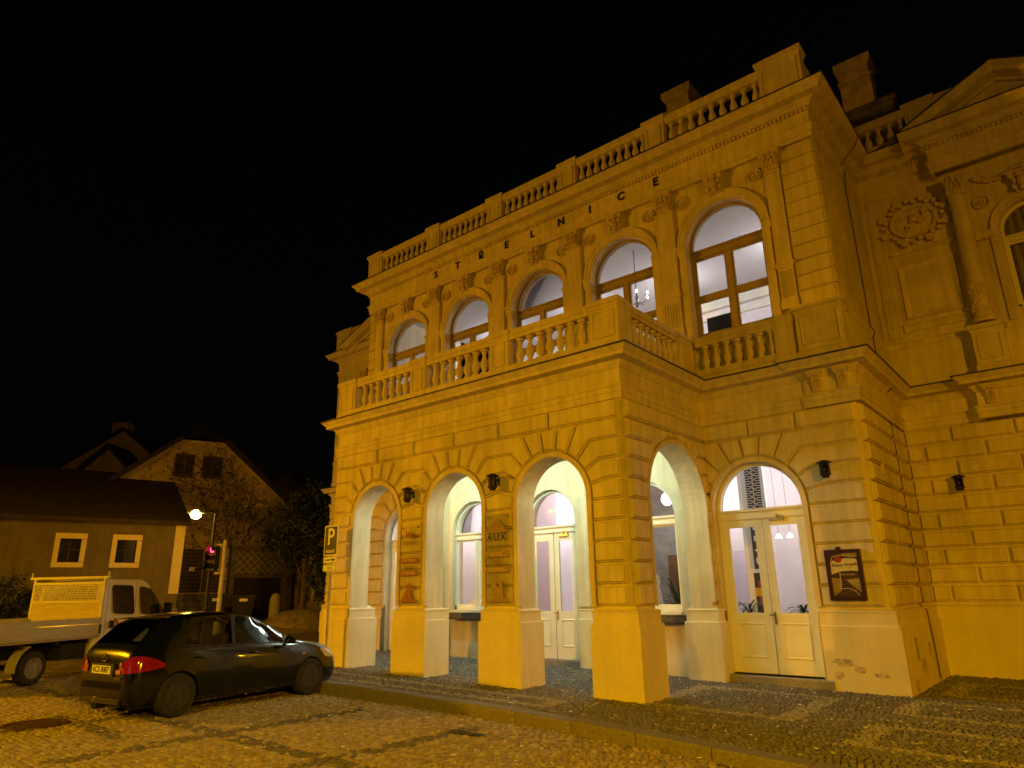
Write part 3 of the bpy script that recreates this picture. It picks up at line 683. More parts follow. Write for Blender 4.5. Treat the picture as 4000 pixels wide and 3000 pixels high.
mat('frame_wood', (.40, .31, .18), .6, .1, 5, .1, 30)
for i, c in enumerate(UC): window(TU, c, .86, 9.06, 6.87 if i in (0, 4) else 6.08, .22, 8.79, 8.99, .12, [(7.77, 7.86)], uw, 'frame_wood')
window(TW, 6.0, .56, 8.95, 7.15, .2, 8.66, 8.82, .10, [], ww)
mat('curtain', (.30, .26, .2), .95, .2, 8, .2, 20, stretch=(8, 8, .5))
cb = MB(); pts = [5.42+.04*i for i in range(30)]
for a, b_ in zip(pts, pts[1:]): cb.quad((a, YW+.34+.03*math.sin(a*40), 7.1), (b_, YW+.34+.03*math.sin(b_*40), 7.1), (b_, YW+.34+.03*math.sin(b_*40), 9.5), (a, YW+.34+.03*math.sin(a*40), 9.5))
obj('curtain', cb, 'curtain', ww)
# window planters / sills
for c, a in ((-6.66, 0), (-1.72, 0)):
    obj('window_sill', MB().box(c-.8, c+.8, YB-.04, YB+.16, 1.16, 1.215), 'paint_white', bw)
mat('planter_metal', (.10, .085, .08), .5, .2, 8, .1, 30)
for c, w_ in ((-6.66, .68), (-1.2, .42)):
    t = obj('window_planter', MB().ring_loft([[(c-w_, YB-.20+i, z), (c+w_, YB-.20+i, z), (c+w_, YB-.02, z), (c-w_, YB-.02, z)] for i, z in ((.02, .99), (0, 1.02), (0, 1.13), (-.01, 1.14), (-.01, 1.155))]), 'planter_metal', label='dark metal trough fixed below the %s portico window' % ('left' if c < -5 else 'right'), cat='planter')
    t['label'] = 'long dark trough under the portico window beside the shut double door' if c < -5 else 'short dark trough under the portico window by the open side arch'
# door steps
for c, r in ((.83, 1.02), (-9.23, 1.02)):
    obj('door_step', MB().ring_loft([[(c-r, YB-.16+i, z), (c+r, YB-.16+i, z), (c+r, YB+.42, z), (c-r, YB+.42, z)] for i, z in ((0, -.3), (0, .10), (.02, .12))]), 'granite', hall)
obj('door_step', MB().box(-4.19-.85, -4.19+.85, YB-.02, YB+.42, -.3, .16), 'granite', hall)
# ================================================================ INTERIORS
b = MB(); x0, x1, y0, y1 = XBL+.4, XB-.4, YB+.421, 8.6
obj('interior_floor', MB().box(x0, x1, y0, 8.6, 0.0, .13), 'interior_floor', hall)
obj('interior_ceiling', MB().box(x0, x1, y0, 8.6, 4.9, 5.0), 'interior_pink', hall)
obj('interior_wall', MB().box(x0, x1, 8.4, 8.6, .13, 4.9), 'interior_pink', hall)
obj('interior_wall', MB().box(-3.2, -3.05, y0+.02, 6.9, .13, 4.9), 'interior_rose', hall)
obj('interior_wall', MB().box(-5.5, -5.35, y0+.02, 5.2, .13, 4.9), 'interior_pink', hall)
obj('interior_wall', wall(lambda u, d, z: (u, 6.9+d, z), -5.35, -3.2, .13, 4.9, .12, [(-4.0, .5, 2.3, .13, 0)]), 'interior_rose', hall)
obj('interior_wall', wall(lambda u, d, z: (u, 6.6+d, z), -3.05, 2.3, .13, 4.9, .12, [(-1.0, .55, 2.5, .13, 0)]), 'interior_pink', hall)
obj('interior_cornice', MB().box(-5.35, -3.2, 6.84, 6.9, 2.9, 2.97), 'paint_white', hall)
# upper hall
obj('interior_floor', MB().box(XBL+.4, XB-.4, YU+.41, 10.2, 5.86, 6.0), 'interior_floor', hall)
obj('interior_ceiling', MB().box(XBL+.4, XB-.4, YU+.41, 10.2, 10.55, 10.7), 'interior_grey', hall)
obj('interior_wall', MB().box(XBL+.4, XB-.4, 10.0, 10.2, 6.0, 10.55), 'interior_pink', hall)
obj('interior_cornice', MB().box(XBL+.4, XB-.4, 9.8, 10.0, 10.2, 10.55).box(XBL+.4, XB-.4, 9.9, 10.0, 9.9, 10.05), 'paint_white', hall)
mat('blackboard', (.05, .05, .055), .7, .1, 4, 0)
o = obj('display_board', MB().box(-.1, .62, YU+.72, YU+.76, 6.0, 7.55), 'blackboard', label='dark board standing inside the tall upstairs window over the cafe door', cat='board')
def chandelier(x, y, z, nm):
    t = thing('chandelier', nm, 'chandelier', (x, y, z))
    obj('stem', MB().tube([(0, 0, .1), (0, 0, 10.55-z)], .015, 6), 'steel', t)
    b = MB().lathe([(.01, -.25), (.05, -.2), (.03, -.1), (.06, 0), (.03, .1), (.01, .12)], 10)
    obj('body', b, 'steel', t, smooth=40)
    for i in range(6):
        a = math.pi*2*i/6
        obj('arm', MB().tube([(0, 0, -.1), (.18*math.cos(a), .18*math.sin(a), -.16), (.32*math.cos(a), .32*math.sin(a), -.05), (.33*math.cos(a), .33*math.sin(a), .05)], .012, 5), 'steel', t)
        obj('bulb', MB().ellipsoid((.33*math.cos(a), .33*math.sin(a), .10), .03, .03, .05, 8, 5), 'bulb', t)
mat('bulb', (1, 1, 1), .4, 0, bump=0, emit=(1, .93, .9), estr=6)
mat('globe_light', (1, 1, 1), .4, 0, bump=0, emit=(1, .96, .98), estr=3)
chandelier(-2.45, 5.2, 9.1, 'small silver chandelier hanging behind the upstairs windows')
COOL = (1, .95, .985)
LI = {}
for i, (x, y, z, e) in enumerate(((-9.3, 5.1, 4.2, 62), (-6.7, 5.6, 4.3, 72), (-4.2, 5.6, 4.3, 48), (-1.3, 5.6, 4.3, 62), (1.2, 5.0, 4.35, 62), (-7.5, 7.6, 4.2, 50), (-1.2, 7.6, 4.2, 50))):
    t = thing('ceiling_lamp', ['round white ceiling lamp inside behind the %s' % s for s in ('far cafe door past the portico', 'left portico window', 'portico double door', 'right portico window', 'cafe door beside the beer sign', 'left portico window, deeper in the room', 'right portico window, deeper in the room')][i], 'lamp', (x, y, 4.9), group=None)
    obj('diffuser', MB().lathe([(.02, -.12), (.12, -.11), (.18, -.06), (.2, 0)], 16), 'globe_light', t, smooth=50)
    point('lamp_light', (x, y, 3.9), e, COOL, .3, t)
for i, (x, y, e) in enumerate(((-9.2, 7.6, 75), (-5.6, 7.6, 80), (-2.4, 7.6, 85), (1.0, 7.4, 95))):
    t = thing('ceiling_lamp', 'round white ceiling lamp upstairs behind the %s' % ('window over the far cafe door', 'two windows left of the middle balcony bay', 'window beside the chandelier', 'window over the cafe door with the dark board')[i], 'lamp', (x, y, 10.55))
    obj('diffuser', MB().lathe([(.02, -.14), (.14, -.12), (.2, -.06), (.22, 0)], 16), 'globe_light', t, smooth=50)
    point('lamp_light', (x, y, 9.6), e, COOL, .25, t)
# portico ceiling lamps: cool greenish white
PORT = (.78, 1.0, .86)
for i, x in enumerate((-6.66, -4.19, -1.72)):
    t = thing('portico_lamp', 'flat round lamp on the portico ceiling behind the %s arch' % ('left front', 'middle front', 'right front')[i], 'lamp', (x, 1.85, 4.72))
    obj('housing', MB().lathe([(.2, -.04), (.2, 0)], 18), 'iron_black', t); obj('diffuser', MB().lathe([(.01, -.10), (.12, -.09), (.18, -.04)], 16), 'globe_light', t, smooth=50)
    point('lamp_light', (x, 1.85, 4.45), 84, PORT, .15, t)
# cafe furnishings seen through the glass
mat('banner_black', (.05, .045, .055), .7, 0, bump=0); mat('banner_white', (.75, .75, .78), .7, 0, bump=0); mat('banner_blue', (.52, .58, .66), .7, 0, bump=0)
mat('poster_red', (.5, .06, .1), .7, 0, bump=0); mat('poster_yellow', (.85, .5, .03), .7, 0, bump=0)
t = thing('cafe_banner', 'tall black and white banner with vertical lettering inside the cafe door', 'banner', (.2, 4.8, .13))
obj('board', MB().box(-.30, .28, 0, .05, .0, 4.15), 'banner_white', t)
obj('panel', MB().box(-.12, .2, -.006, -.001, 3.05, 4.12).box(-.12, .2, -.006, -.001, 1.9, 2.95).box(-.16, .2, -.006, -.001, .9, 1.82).box(-.05, .2, -.006, -.001, .1, .8), 'banner_black', t)
obj('side_strip', MB().box(-.22, -.125, -.005, -.001, 1.9, 4.12).box(.205, .27, -.005, -.001, 3.05, 4.12), 'banner_blue', t)
obj('colour_block', MB().box(-.08, .2, -.012, -.007, 1.15, 1.66), 'poster_red', t); obj('colour_block', MB().box(-.16, .14, -.018, -.013, 1.35, 1.52), 'poster_yellow', t)
for i, ch in enumerate('CAFE'): obj('letter', text_mesh(ch, .26, .002, .008), 'banner_white', t, loc=(.04, -.012, 2.05+.235*i), rot=(R(90), R(-90), 0))
lb = MB()
for r_i in range(9):
    z = 3.14+.105*r_i
    for s, xo in ((0, -.12), (1, .2)):
        zz = z+.05*s; d = 1 if s == 0 else -1
        lb.tube([(xo, -.01, zz-.025), (xo+d*.09, -.01, zz-.025), (xo+d*.11, -.01, zz-.045), (xo+d*.15, -.01, zz-.03), (xo+d*.16, -.01, zz), (xo+d*.15, -.01, zz+.03), (xo+d*.11, -.01, zz+.045), (xo+d*.09, -.01, zz+.025), (xo, -.01, zz+.025)], .0055, 4, False)
obj('line_ornament', lb, 'banner_white', t)
def leafy(name, label, loc, n, L, w, seed, up=.9, m='leaf_house', cat='plant'):
    r = random.Random(seed); t = thing(name, label, cat, loc)
    obj('pot', MB().lathe([(.08, 0), (.11, .16), (.115, .18), (.09, .17)], 12), 'planter_metal', t, smooth=40)
    obj('stem', MB().tube([(0, 0, .1), (.01, 0, L*.35)], .012, 5), 'bark', t)
    for i in range(n):
        a = r.uniform(0, 6.28); e = r.uniform(.2, up); l = L*r.uniform(.6, 1); z0 = .15+L*.35*r.uniform(.2, 1); pts = []
        d = Vector((math.cos(a), math.sin(a), 0)); s_ = Vector((-math.sin(a), math.cos(a), 0))
        b = MB(); rows = []
        for k in range(6):
            q = k/5; p = Vector((0, 0, z0))+d*(l*q*math.cos(e))+Vector((0, 0, l*(q*math.sin(e)*1.2-q*q*.55))); ww_ = w*math.sin(math.pi*min(.98, q*.85+.12))
            rows.append([p-s_*ww_, p+Vector((0, 0, -.004)), p+s_*ww_])
        b.ring_loft(rows, close=False, cap=False); obj('leaf', b, m, t, fix=False)
    return t
mat('leaf_house', (.05, .10, .03), .5, .3, 9, .05, 30); mat('bark', (.09, .06, .04), .9, .3, 8, .5, 30)
leafy('pot_plant', 'leafy plant just inside the left pane of the cafe door', (.08, 4.25, .13+.75), 22, .8, .022, 1)
leafy('pot_plant', 'low bushy plant at the foot of the cafe door right pane', (1.15, 4.2, .9), 26, .5, .03, 2)
leafy('pot_plant', 'palm spreading its fronds inside the right portico window', (-1.38, 4.1, .85), 80, 1.1, .026, 3, 1.3)
leafy('pot_plant', 'spiky plant standing inside the portico double door', (-3.95, 4.35, .85), 22, .55, .025, 4)
mat('wood_brown', (.22, .10, .05), .6, .2, 6, .1, 20, stretch=(1, 1, 8)); mat('curtain_grey', (.42, .40, .43), .9, .15, 5, .1, 20)
for i, (x, z) in enumerate(((-1.2, 1.20), (-4.1, .98))): pass
o = obj('plant_bench', MB().box(-.5, .4, 4.05, 4.45, .78, .86).box(-.45, -.40, 4.1, 4.4, .13, .78).box(.3, .35, 4.1, 4.4, .13, .78), 'wood_brown', label='wooden bench with a leafy plant inside the cafe door', cat='bench')
o = obj('plant_bench', MB().box(.8, 1.5, 4.0, 4.4, .80, .88).box(.85, .9, 4.05, 4.35, .13, .8).box(1.4, 1.45, 4.05, 4.35, .13, .8), 'wood_brown', label='wooden bench with a bushy plant inside the cafe door right pane', cat='bench')
o = obj('plant_bench', MB().box(-1.75, -.95, 3.9, 4.35, .77, .85).box(-1.7, -1.65, 3.95, 4.3, .13, .77).box(-1.05, -1.0, 3.95, 4.3, .13, .77), 'wood_brown', label='wooden bench carrying the palm inside the right portico window', cat='bench')
o = obj('plant_bench', MB().box(-4.35, -3.6, 4.15, 4.55, .75, .83).box(-4.3, -4.25, 4.2, 4.5, .13, .75).box(-3.7, -3.65, 4.2, 4.5, .13, .75), 'wood_brown', label='wooden bench with a spiky plant inside the portico double door', cat='bench')
o = obj('wall_hanging', MB().box(-2.35, -1.72, 4.9, 4.94, 1.0, 4.3), 'curtain_grey', label='grey cloth panel hanging inside the right portico window', cat='curtain')
o = obj('wall_picture', MB().box(-1.95, -1.66, 4.84, 4.88, 1.3, 2.4), 'wood_brown', label='brown framed panel in front of the grey cloth inside', cat='picture')
t = thing('globe_lamp', 'white glowing globe lamp inside the right portico window', 'lamp', (-1.42, 4.0, 3.57))
obj('globe', MB().ellipsoid((0, 0, 0), .13, .13, .15, 16, 10), 'globe_light', t, smooth=60); obj('cord', MB().tube([(0, 0, .15), (0, 0, 1.33)], .006, 5), 'iron_black', t)
for i, x in enumerate((.42, .66)):
    t = thing('pendant_lamp', ('small white pendant lamp beside the banner inside the cafe door', 'small white pendant lamp on the counter side inside the cafe door')[i], 'lamp', (x, 5.5, 2.68), group='pendant lamps in the cafe')
    obj('shade', MB().lathe([(.02, .10), (.03, .08), (.075, 0)], 12, cap=False), 'globe_light', t, smooth=50); obj('cord', MB().tube([(0, 0, .1), (0, 0, 2.2)], .004, 4), 'iron_black', t)
o = obj('cafe_counter', MB().box(.9, 2.2, 6.2, 6.55, .13, 1.1).box(.85, 2.25, 6.15, 6.58, 1.1, 1.15).box(1.0, 2.2, 6.4, 6.58, 2.1, 2.14).box(1.0, 2.2, 6.4, 6.58, 2.45, 2.49), 'wood_brown', label='wooden counter with shelves at the back of the cafe', cat='counter')
# paper fan shapes standing in the portico windows
def fan(name, label, x, y, z, seed, n=7, L=.75):
    r = random.Random(seed); t = thing(name, label, 'decoration', (x, y, z))
    for i in range(n):
        a = R(18+ (i/(n-1))*62) if seed == 1 else R(60+(i/(n-1))*50); l = L*r.uniform(.6, 1); x0_ = -.35+.1*i
        obj('paper_strip', MB().poly([(x0_, 0, 0), (x0_+.07, 0, 0), (x0_+.07+l*math.cos(a)*.5, 0.01, l*math.sin(a)), (x0_+l*math.cos(a)*.5, .01, l*math.sin(a)*1.12)]), 'paint_white', t)
fan('paper_fan', 'white paper strips fanned behind the left portico window', -6.9, YB+.34, 1.30, 1, 8, .95)
fan('paper_fan', 'white paper points standing behind the right portico window', -1.42, YB+.34, 1.30, 2, 3, .62)
o = obj('picture_frame', MB().box(-10.9, -10.87, 5.98, 6.03, 1.55, 2.35).box(-10.5, -10.47, 5.98, 6.03, 1.55, 2.35).box(-10.87, -10.5, 5.98, 6.03, 2.32, 2.35).box(-10.87, -10.5, 5.98, 6.03, 1.55, 1.58), 'letter_black', label='thin black framed picture seen through the far cafe door', cat='picture')
obj('interior_wall', MB().box(-11.0, -8.3, 6.04, 6.2, .13, 4.9), 'interior_pink', hall)
# ================================================================ GROUND
PV = lambda x, y: -.0139*x-.0019*y           # pavement surface
RD = lambda x, y: -.145-.006*x-.002*y        # road surface
KERB = [(-30, -1.62), (-6, -1.62), (-2.46, -1.64), (-.61, -1.75), (1.25, -2.0), (2.67, -2.18), (9, -2.95)]
def kerb_y(x):
    for (a, b_), (c, d) in zip(KERB, KERB[1:]):
        if a <= x <= c: return b_+(d-b_)*(x-a)/(c-a)
    return KERB[-1][1] if x > 0 else KERB[0][1]
g = MB(); 
def hz(x, y):   # distant ground rises gently to the west
    t = max(0, -x-14); return RD(x, y)-.012+.06*min(t, 28)+.01*max(0, t-28)
xs = [-400, -150, -80, -55, -44, -36, -30, -26, -22, -18, -16, -14, -10, -5, 0, 5, 10, 40, 300]; ys = [-300, -60, -30, -18, -10, -6, -3, -1.62]
for i in range(len(xs)-1):
    for j in range(len(ys)-1):
        q = [(xs[i], ys[j]), (xs[i+1], ys[j]), (xs[i+1], ys[j+1]), (xs[i], ys[j+1])]; g.quad(*[(x, y, hz(x, y)-.03) for x, y in q])
ys2 = [-1.62, 3, 8, 14, 25, 60, 300]
for i in range(len(xs)-1):
    for j in range(len(ys2)-1):
        q = [(xs[i], ys2[j]), (xs[i+1], ys2[j]), (xs[i+1], ys2[j+1]), (xs[i], ys2[j+1])]; g.quad(*[(x, y, hz(x, y)-.03) for x, y in q])
ground = obj('ground', g, 'earth', kind='structure')
def sheet(f, x0, x1, y0, y1, nx, ny, dz):
    b = MB()
    for i in range(nx):
        for j in range(ny):
            xa, xb = x0+(x1-x0)*i/nx, x0+(x1-x0)*(i+1)/nx; ya, yb = y0+(y1-y0)*j/ny, y0+(y1-y0)*(j+1)/ny
            b.quad(*[(x, y, f(x, y)+dz) for x, y in ((xa, ya), (xb, ya), (xb, yb), (xa, yb))])
    return b
road = obj('road', sheet(RD, -14, 14, -16, -1.3, 14, 8, -.022), 'mortar', kind='structure')
pm = MB(); xs3 = [-22, -14, -10, -6, -2.46, -.61, 1.25, 2.67, 9, 14]
for a, b_ in zip(xs3, xs3[1:]):
    pm.quad(*[(x, y, PV(x, y)-.012) for x, y in ((a, kerb_y(a)+.1), (b_, kerb_y(b_)+.1), (b_, 9), (a, 9))])
pave = obj('pavement', pm, 'mortar', kind='structure')
# kerb stones
kerb = bpy.data.objects.new('kerb', None); col.objects.link(kerb); kerb['kind'] = 'structure'
x = -14.0
while x < 8.5:
    L = 1.02+.12*rnd.random(); x2 = min(x+L, 8.6); ya, yb = kerb_y(x), kerb_y(x2); W = .26; g_ = .006
    j = rnd.uniform(-.006, .006); b = MB()
    def pt(u, v, z): xx = x+g_+(x2-x-2*g_)*u; return (xx, ya+(yb-ya)*u+v, PV(xx, 0)+z+j)
    b.ring_loft([[pt(u, .0, -.4), pt(u, .0, -.015), pt(u, .012, .004), pt(u, W, .006), pt(u, W, -.4)] for u in (0, .25, .5, .75, 1)])
    obj('kerb_stone', b, 'kerb_granite', kerb); x = x2
CAM = Vector((5.745, -9.934, 1.68))
fwd2 = Vector((-.64, .768))
def visible(x, y):
    d = Vector((x-CAM.x, y-CAM.y)); dep = d.dot(fwd2); lat = d.dot(Vector((.768, .64)))
    return dep > 1.2 and abs(lat) < dep*.80+.6
def stones(f, cells, mkey, parent, name, top=300, dome=.3):
    """cells: (cx, cy, hx, hy, rot, mat) -> domed setts; the largest in view become parts, the rest one mesh per material"""
    cells.sort(key=lambda c: (Vector((c[0], c[1]))-Vector((CAM.x, CAM.y))).length/max(c[2]*c[3], 1e-6)**.5)
    big, rest = cells[:top], cells[top:]
    def sett(c, rr):
        cx, cy, hx, hy, ro, mk = c; ca, sa = math.cos(ro), math.sin(ro); zj = rr.uniform(-.010, .008); k = rr.uniform(.80, .95)
        tx, ty = rr.uniform(-.09, .09), rr.uniform(-.09, .09); V = []
        jit = [(1+rr.uniform(-.24, .06), 1+rr.uniform(-.24, .06)) for _ in range(4)]
        for lev, (s, z) in enumerate(((1, -.03), (.95, -.012), (.76, .003))):
            for (sx, sy), (jx, jy) in zip(((-1, -1), (1, -1), (1, 1), (-1, 1)), jit):
                u, v = sx*hx*s*k*jx, sy*hy*s*k*jy; X, Y = cx+u*ca-v*sa, cy+u*sa+v*ca; V.append((X, Y, f(X, Y)+z+zj+(u*tx+v*ty if lev else 0)))
        V.append((cx, cy, f(cx, cy)+.010*dome*3+zj))
        F = []
        for l in range(2):
            for q in range(4): a, b_ = l*4+q, l*4+(q+1) % 4; F.append((a, b_, b_+4, a+4))
        for q in range(4): F.append((8+q, 8+(q+1) % 4, 12))
        return V, F
    rr = random.Random(21)
    for c in big:
        V, F = sett(c, rr); me = bpy.data.meshes.new(name); me.from_pydata(V, [], F); me.polygons.foreach_set('use_smooth', [True]*len(F)); me.set_sharp_from_angle(angle=R(50)); me.materials.append(MAT[c[5]])
        o = bpy.data.objects.new(name, me); col.objects.link(o); o.parent = parent
    by = {}
    for c in rest: by.setdefault(c[5], []).append(c)
    for mk, cs in by.items():
        VV, FF = [], []
        for c in cs:
            V, F = sett(c, rr); i = len(VV); VV += V; FF += [tuple(q+i for q in f_) for f_ in F]
        me = bpy.data.meshes.new(name+'s'); me.from_pydata(VV, [], FF); me.polygons.foreach_set('use_smooth', [True]*len(FF)); me.set_sharp_from_angle(angle=R(50)); me.materials.append(MAT[mk])
        o = bpy.data.objects.new(name+'s', me); col.objects.link(o); o.parent = parent; o['kind'] = 'stuff'
# road setts: rows parallel to the facade with darker guide rows
MAN = (-6.72, -6.02, .42)
cells = []; rr = random.Random(4); y = -11.5; row = 0
BANDY = (-4.75, -5.66); BANDX = (-3.86, -1.40, -6.35)
while y < -1.25:
    hy = .042+.006*rr.random(); x = -13.8+rr.random()*.1
    dark_row = any(abs(y-b_) < .13 for b_ in BANDY)
    while x < 5.2:
        hx = .036+.030*rr.random()
        cx, cy = x+hx, y+hy
        if cy < kerb_y(cx)-.05 and visible(cx, cy) and math.hypot(cx-MAN[0], cy-MAN[1]) > MAN[2]+.06:
            dk = (dark_row and (abs(y-BANDY[0]) < .13 or -7.2 < cx < -4.6)) or any(abs(cx-b_) < .14 for b_ in BANDX) and cy < -2.2 and (cy > -6.8)
            cells.append((cx, cy+rr.uniform(-.01, .01), hx, hy, rr.uniform(-.10, .10), 'cobble_dark' if dk and rr.random() < .85 else rr.choice(('cobble', 'cobble', 'cobble', 'cobble_pale', 'cobble_brown', 'cobble_brown'))))
        x += 2*hx
    y += 2*hy; row += 1
stones(RD, cells, None, road, 'cobblestone', 300, .18)
# pavement mosaic: small setts, light bands marking the pattern
def mosaic_mat(x, y):
    # light frames of the pattern in front of the block and along the wing
    for (x0, x1, y0, y1) in ((-.2, 2.2, .0, 2.45), (3.05, 9, 1.35, 2.9), (3.05, 9, -1.0, .55), (3.3, 9, 3.7, 5.6), (-8, -1, -1.25, -.45)):
        w_ = .30
        if x0-.001 < x < x1 and y0 < y < y1:
            if x < x0+w_ or x > x1-w_ or y < y0+w_*.7 or y > y1-w_*.7: return 'mosaic_light'
    return 'mosaic_grey'
cells = []; rr = random.Random(5); y = -3.2
while y < 6.75:
    hy = .034; x = -11.5+rr.random()*.05
    while x < 6.6:
        hx = .034+.008*rr.random(); cx, cy = x+hx, y+hy
        inb = (cx > XBL-.1 and cx < XB+.15 and cy > YB-.03)
        if cy > kerb_y(cx)+.29 and not inb and visible(cx, cy):
            lm = mosaic_mat(cx, cy)
            if rr.random() < .06: lm = 'mosaic_light' if lm == 'mosaic_grey' else 'mosaic_grey'
            far = (Vector((cx, cy))-Vector((CAM.x, CAM.y))).length
            cells.append((cx, cy+rr.uniform(-.006, .006), hx, hy, rr.uniform(-.15, .15), lm))
        x += 2*hx
    y += 2*hy
stones(PV, cells, None, pave, 'mosaic_stone', 300, .35)
# manhole cover
t = thing('manhole_cover', 'round rusty iron manhole cover set in the cobbled road', 'manhole cover', (MAN[0], MAN[1], RD(MAN[0], MAN[1])))
mat('rusty_iron', (.10, .05, .03), .7, .35, 14, .4, 50, metal=.5)
obj('ring', MB().lathe([(.36, -.02), (.36, .004), (.43, .006), (.44, -.02)], 36), 'rusty_iron', t)
b = MB().lathe([(.01, .0), (.34, .0), (.35, -.02)], 36)
for i in range(-4, 5):
    for j in range(-4, 5):
        if math.hypot(i, j) < 4.3: b.box(i*.07-.022, i*.07+.022, j*.07-.022, j*.07+.022, -.002, .008)
obj('lid', b, 'rusty_iron', t)
# ================================================================ VEHICLES
def lerp_tab(tab, x):
    if x <= tab[0][0]: return tab[0][1:]
    for a, b_ in zip(tab, tab[1:]):
        if x <= b_[0]:
            t = (x-a[0])/(b_[0]-a[0]); t = t
            return tuple(p+(q-p)*t for p, q in zip(a[1:], b_[1:]))
    return tab[-1][1:]
def boolean_cut(me_obj, cutters):
    for c in cutters:
        md = me_obj.modifiers.new('cut', 'BOOLEAN'); md.operation = 'DIFFERENCE'; md.object = c; md.solver = 'EXACT'
    dg = bpy.context.evaluated_depsgraph_get(); dg.update(); me = bpy.data.meshes.new_from_object(me_obj.evaluated_get(dg))
    me_obj.modifiers.clear(); old = me_obj.data; me_obj.data = me; bpy.data.meshes.remove(old)
    for c in cutters: bpy.data.objects.remove(c)
mat('paint_dark_green', (.004, .006, .005), .22, .1, 30, 0, spec=.35, coat=.7)
mat('plastic_black', (.012, .012, .012), .6, .2, 30, .1, 80)
mat('tyre_rubber', (.03, .028, .025), .85, .3, 20, .3, 60)
mat('steel_wheel', (.06, .055, .047), .55, .3, 14, .1, 50, metal=.3)
mat('tail_lamp_red', (.22, .003, .003), .12, .35, 60, 0, spec=.8, coat=1, c2=(.5, .02, .01))
mat('lamp_amber', (.7, .25, .04), .15, .1, 40, 0, coat=1)
mat('chrome', (.75, .75, .75), .12, 0, bump=0, metal=1)
mat('headlamp_clear', (.55, .58, .6), .08, .2, 30, 0, metal=.6, coat=1)
mat('plate_white', (.80, .80, .74), .5, .04, 20, 0)
mat('seat_fabric', (.05, .05, .05), .9, .2, 20, .2, 60)
def wheel(parent, s, y, r, w_, rim_m, holes=12, outs=1):
    o = obj('wheel', MB().lathe([(r*.62, -w_/2), (r*.93, -w_/2), (r, -w_*.36), (r, w_*.36), (r*.93, w_/2), (r*.62, w_/2)], 32, (s, y, r), 'y', cap=False), 'tyre_rubber', parent, smooth=40)
    q = outs
    obj('rim', MB().lathe([(r*.63, q*w_*.5), (r*.60, q*w_*.46), (r*.56, q*w_*.30), (r*.50, q*w_*.24), (r*.36, q*w_*.36), (r*.28, q*w_*.38), (r*.20, q*w_*.30), (r*.16, q*w_*.30), (r*.14, q*w_*.40), (.01, q*w_*.42)], 32, (s, y, r), 'y'), rim_m, o, smooth=35)
    hb = MB()
    for i in range(holes):
        a = 2*math.pi*i/holes; cx, cz = s+r*.44*math.cos(a), r+r*.44*math.sin(a)
        hb.lathe([(.001, 0), (r*.055, 0)], 8, (cx, y+q*w_*.318, cz), 'y')
    for i in range(5):
        a = 2*math.pi*i/5+.3; hb.lathe([(.011, 0), (.011, q*.02), (.001, q*.022)], 6, (s+r*.235*math.cos(a), y+q*w_*.34, r+r*.235*math.sin(a)), 'y')
    obj('rim_hole', hb, 'letter_black', o, kind='stuff')
    return o
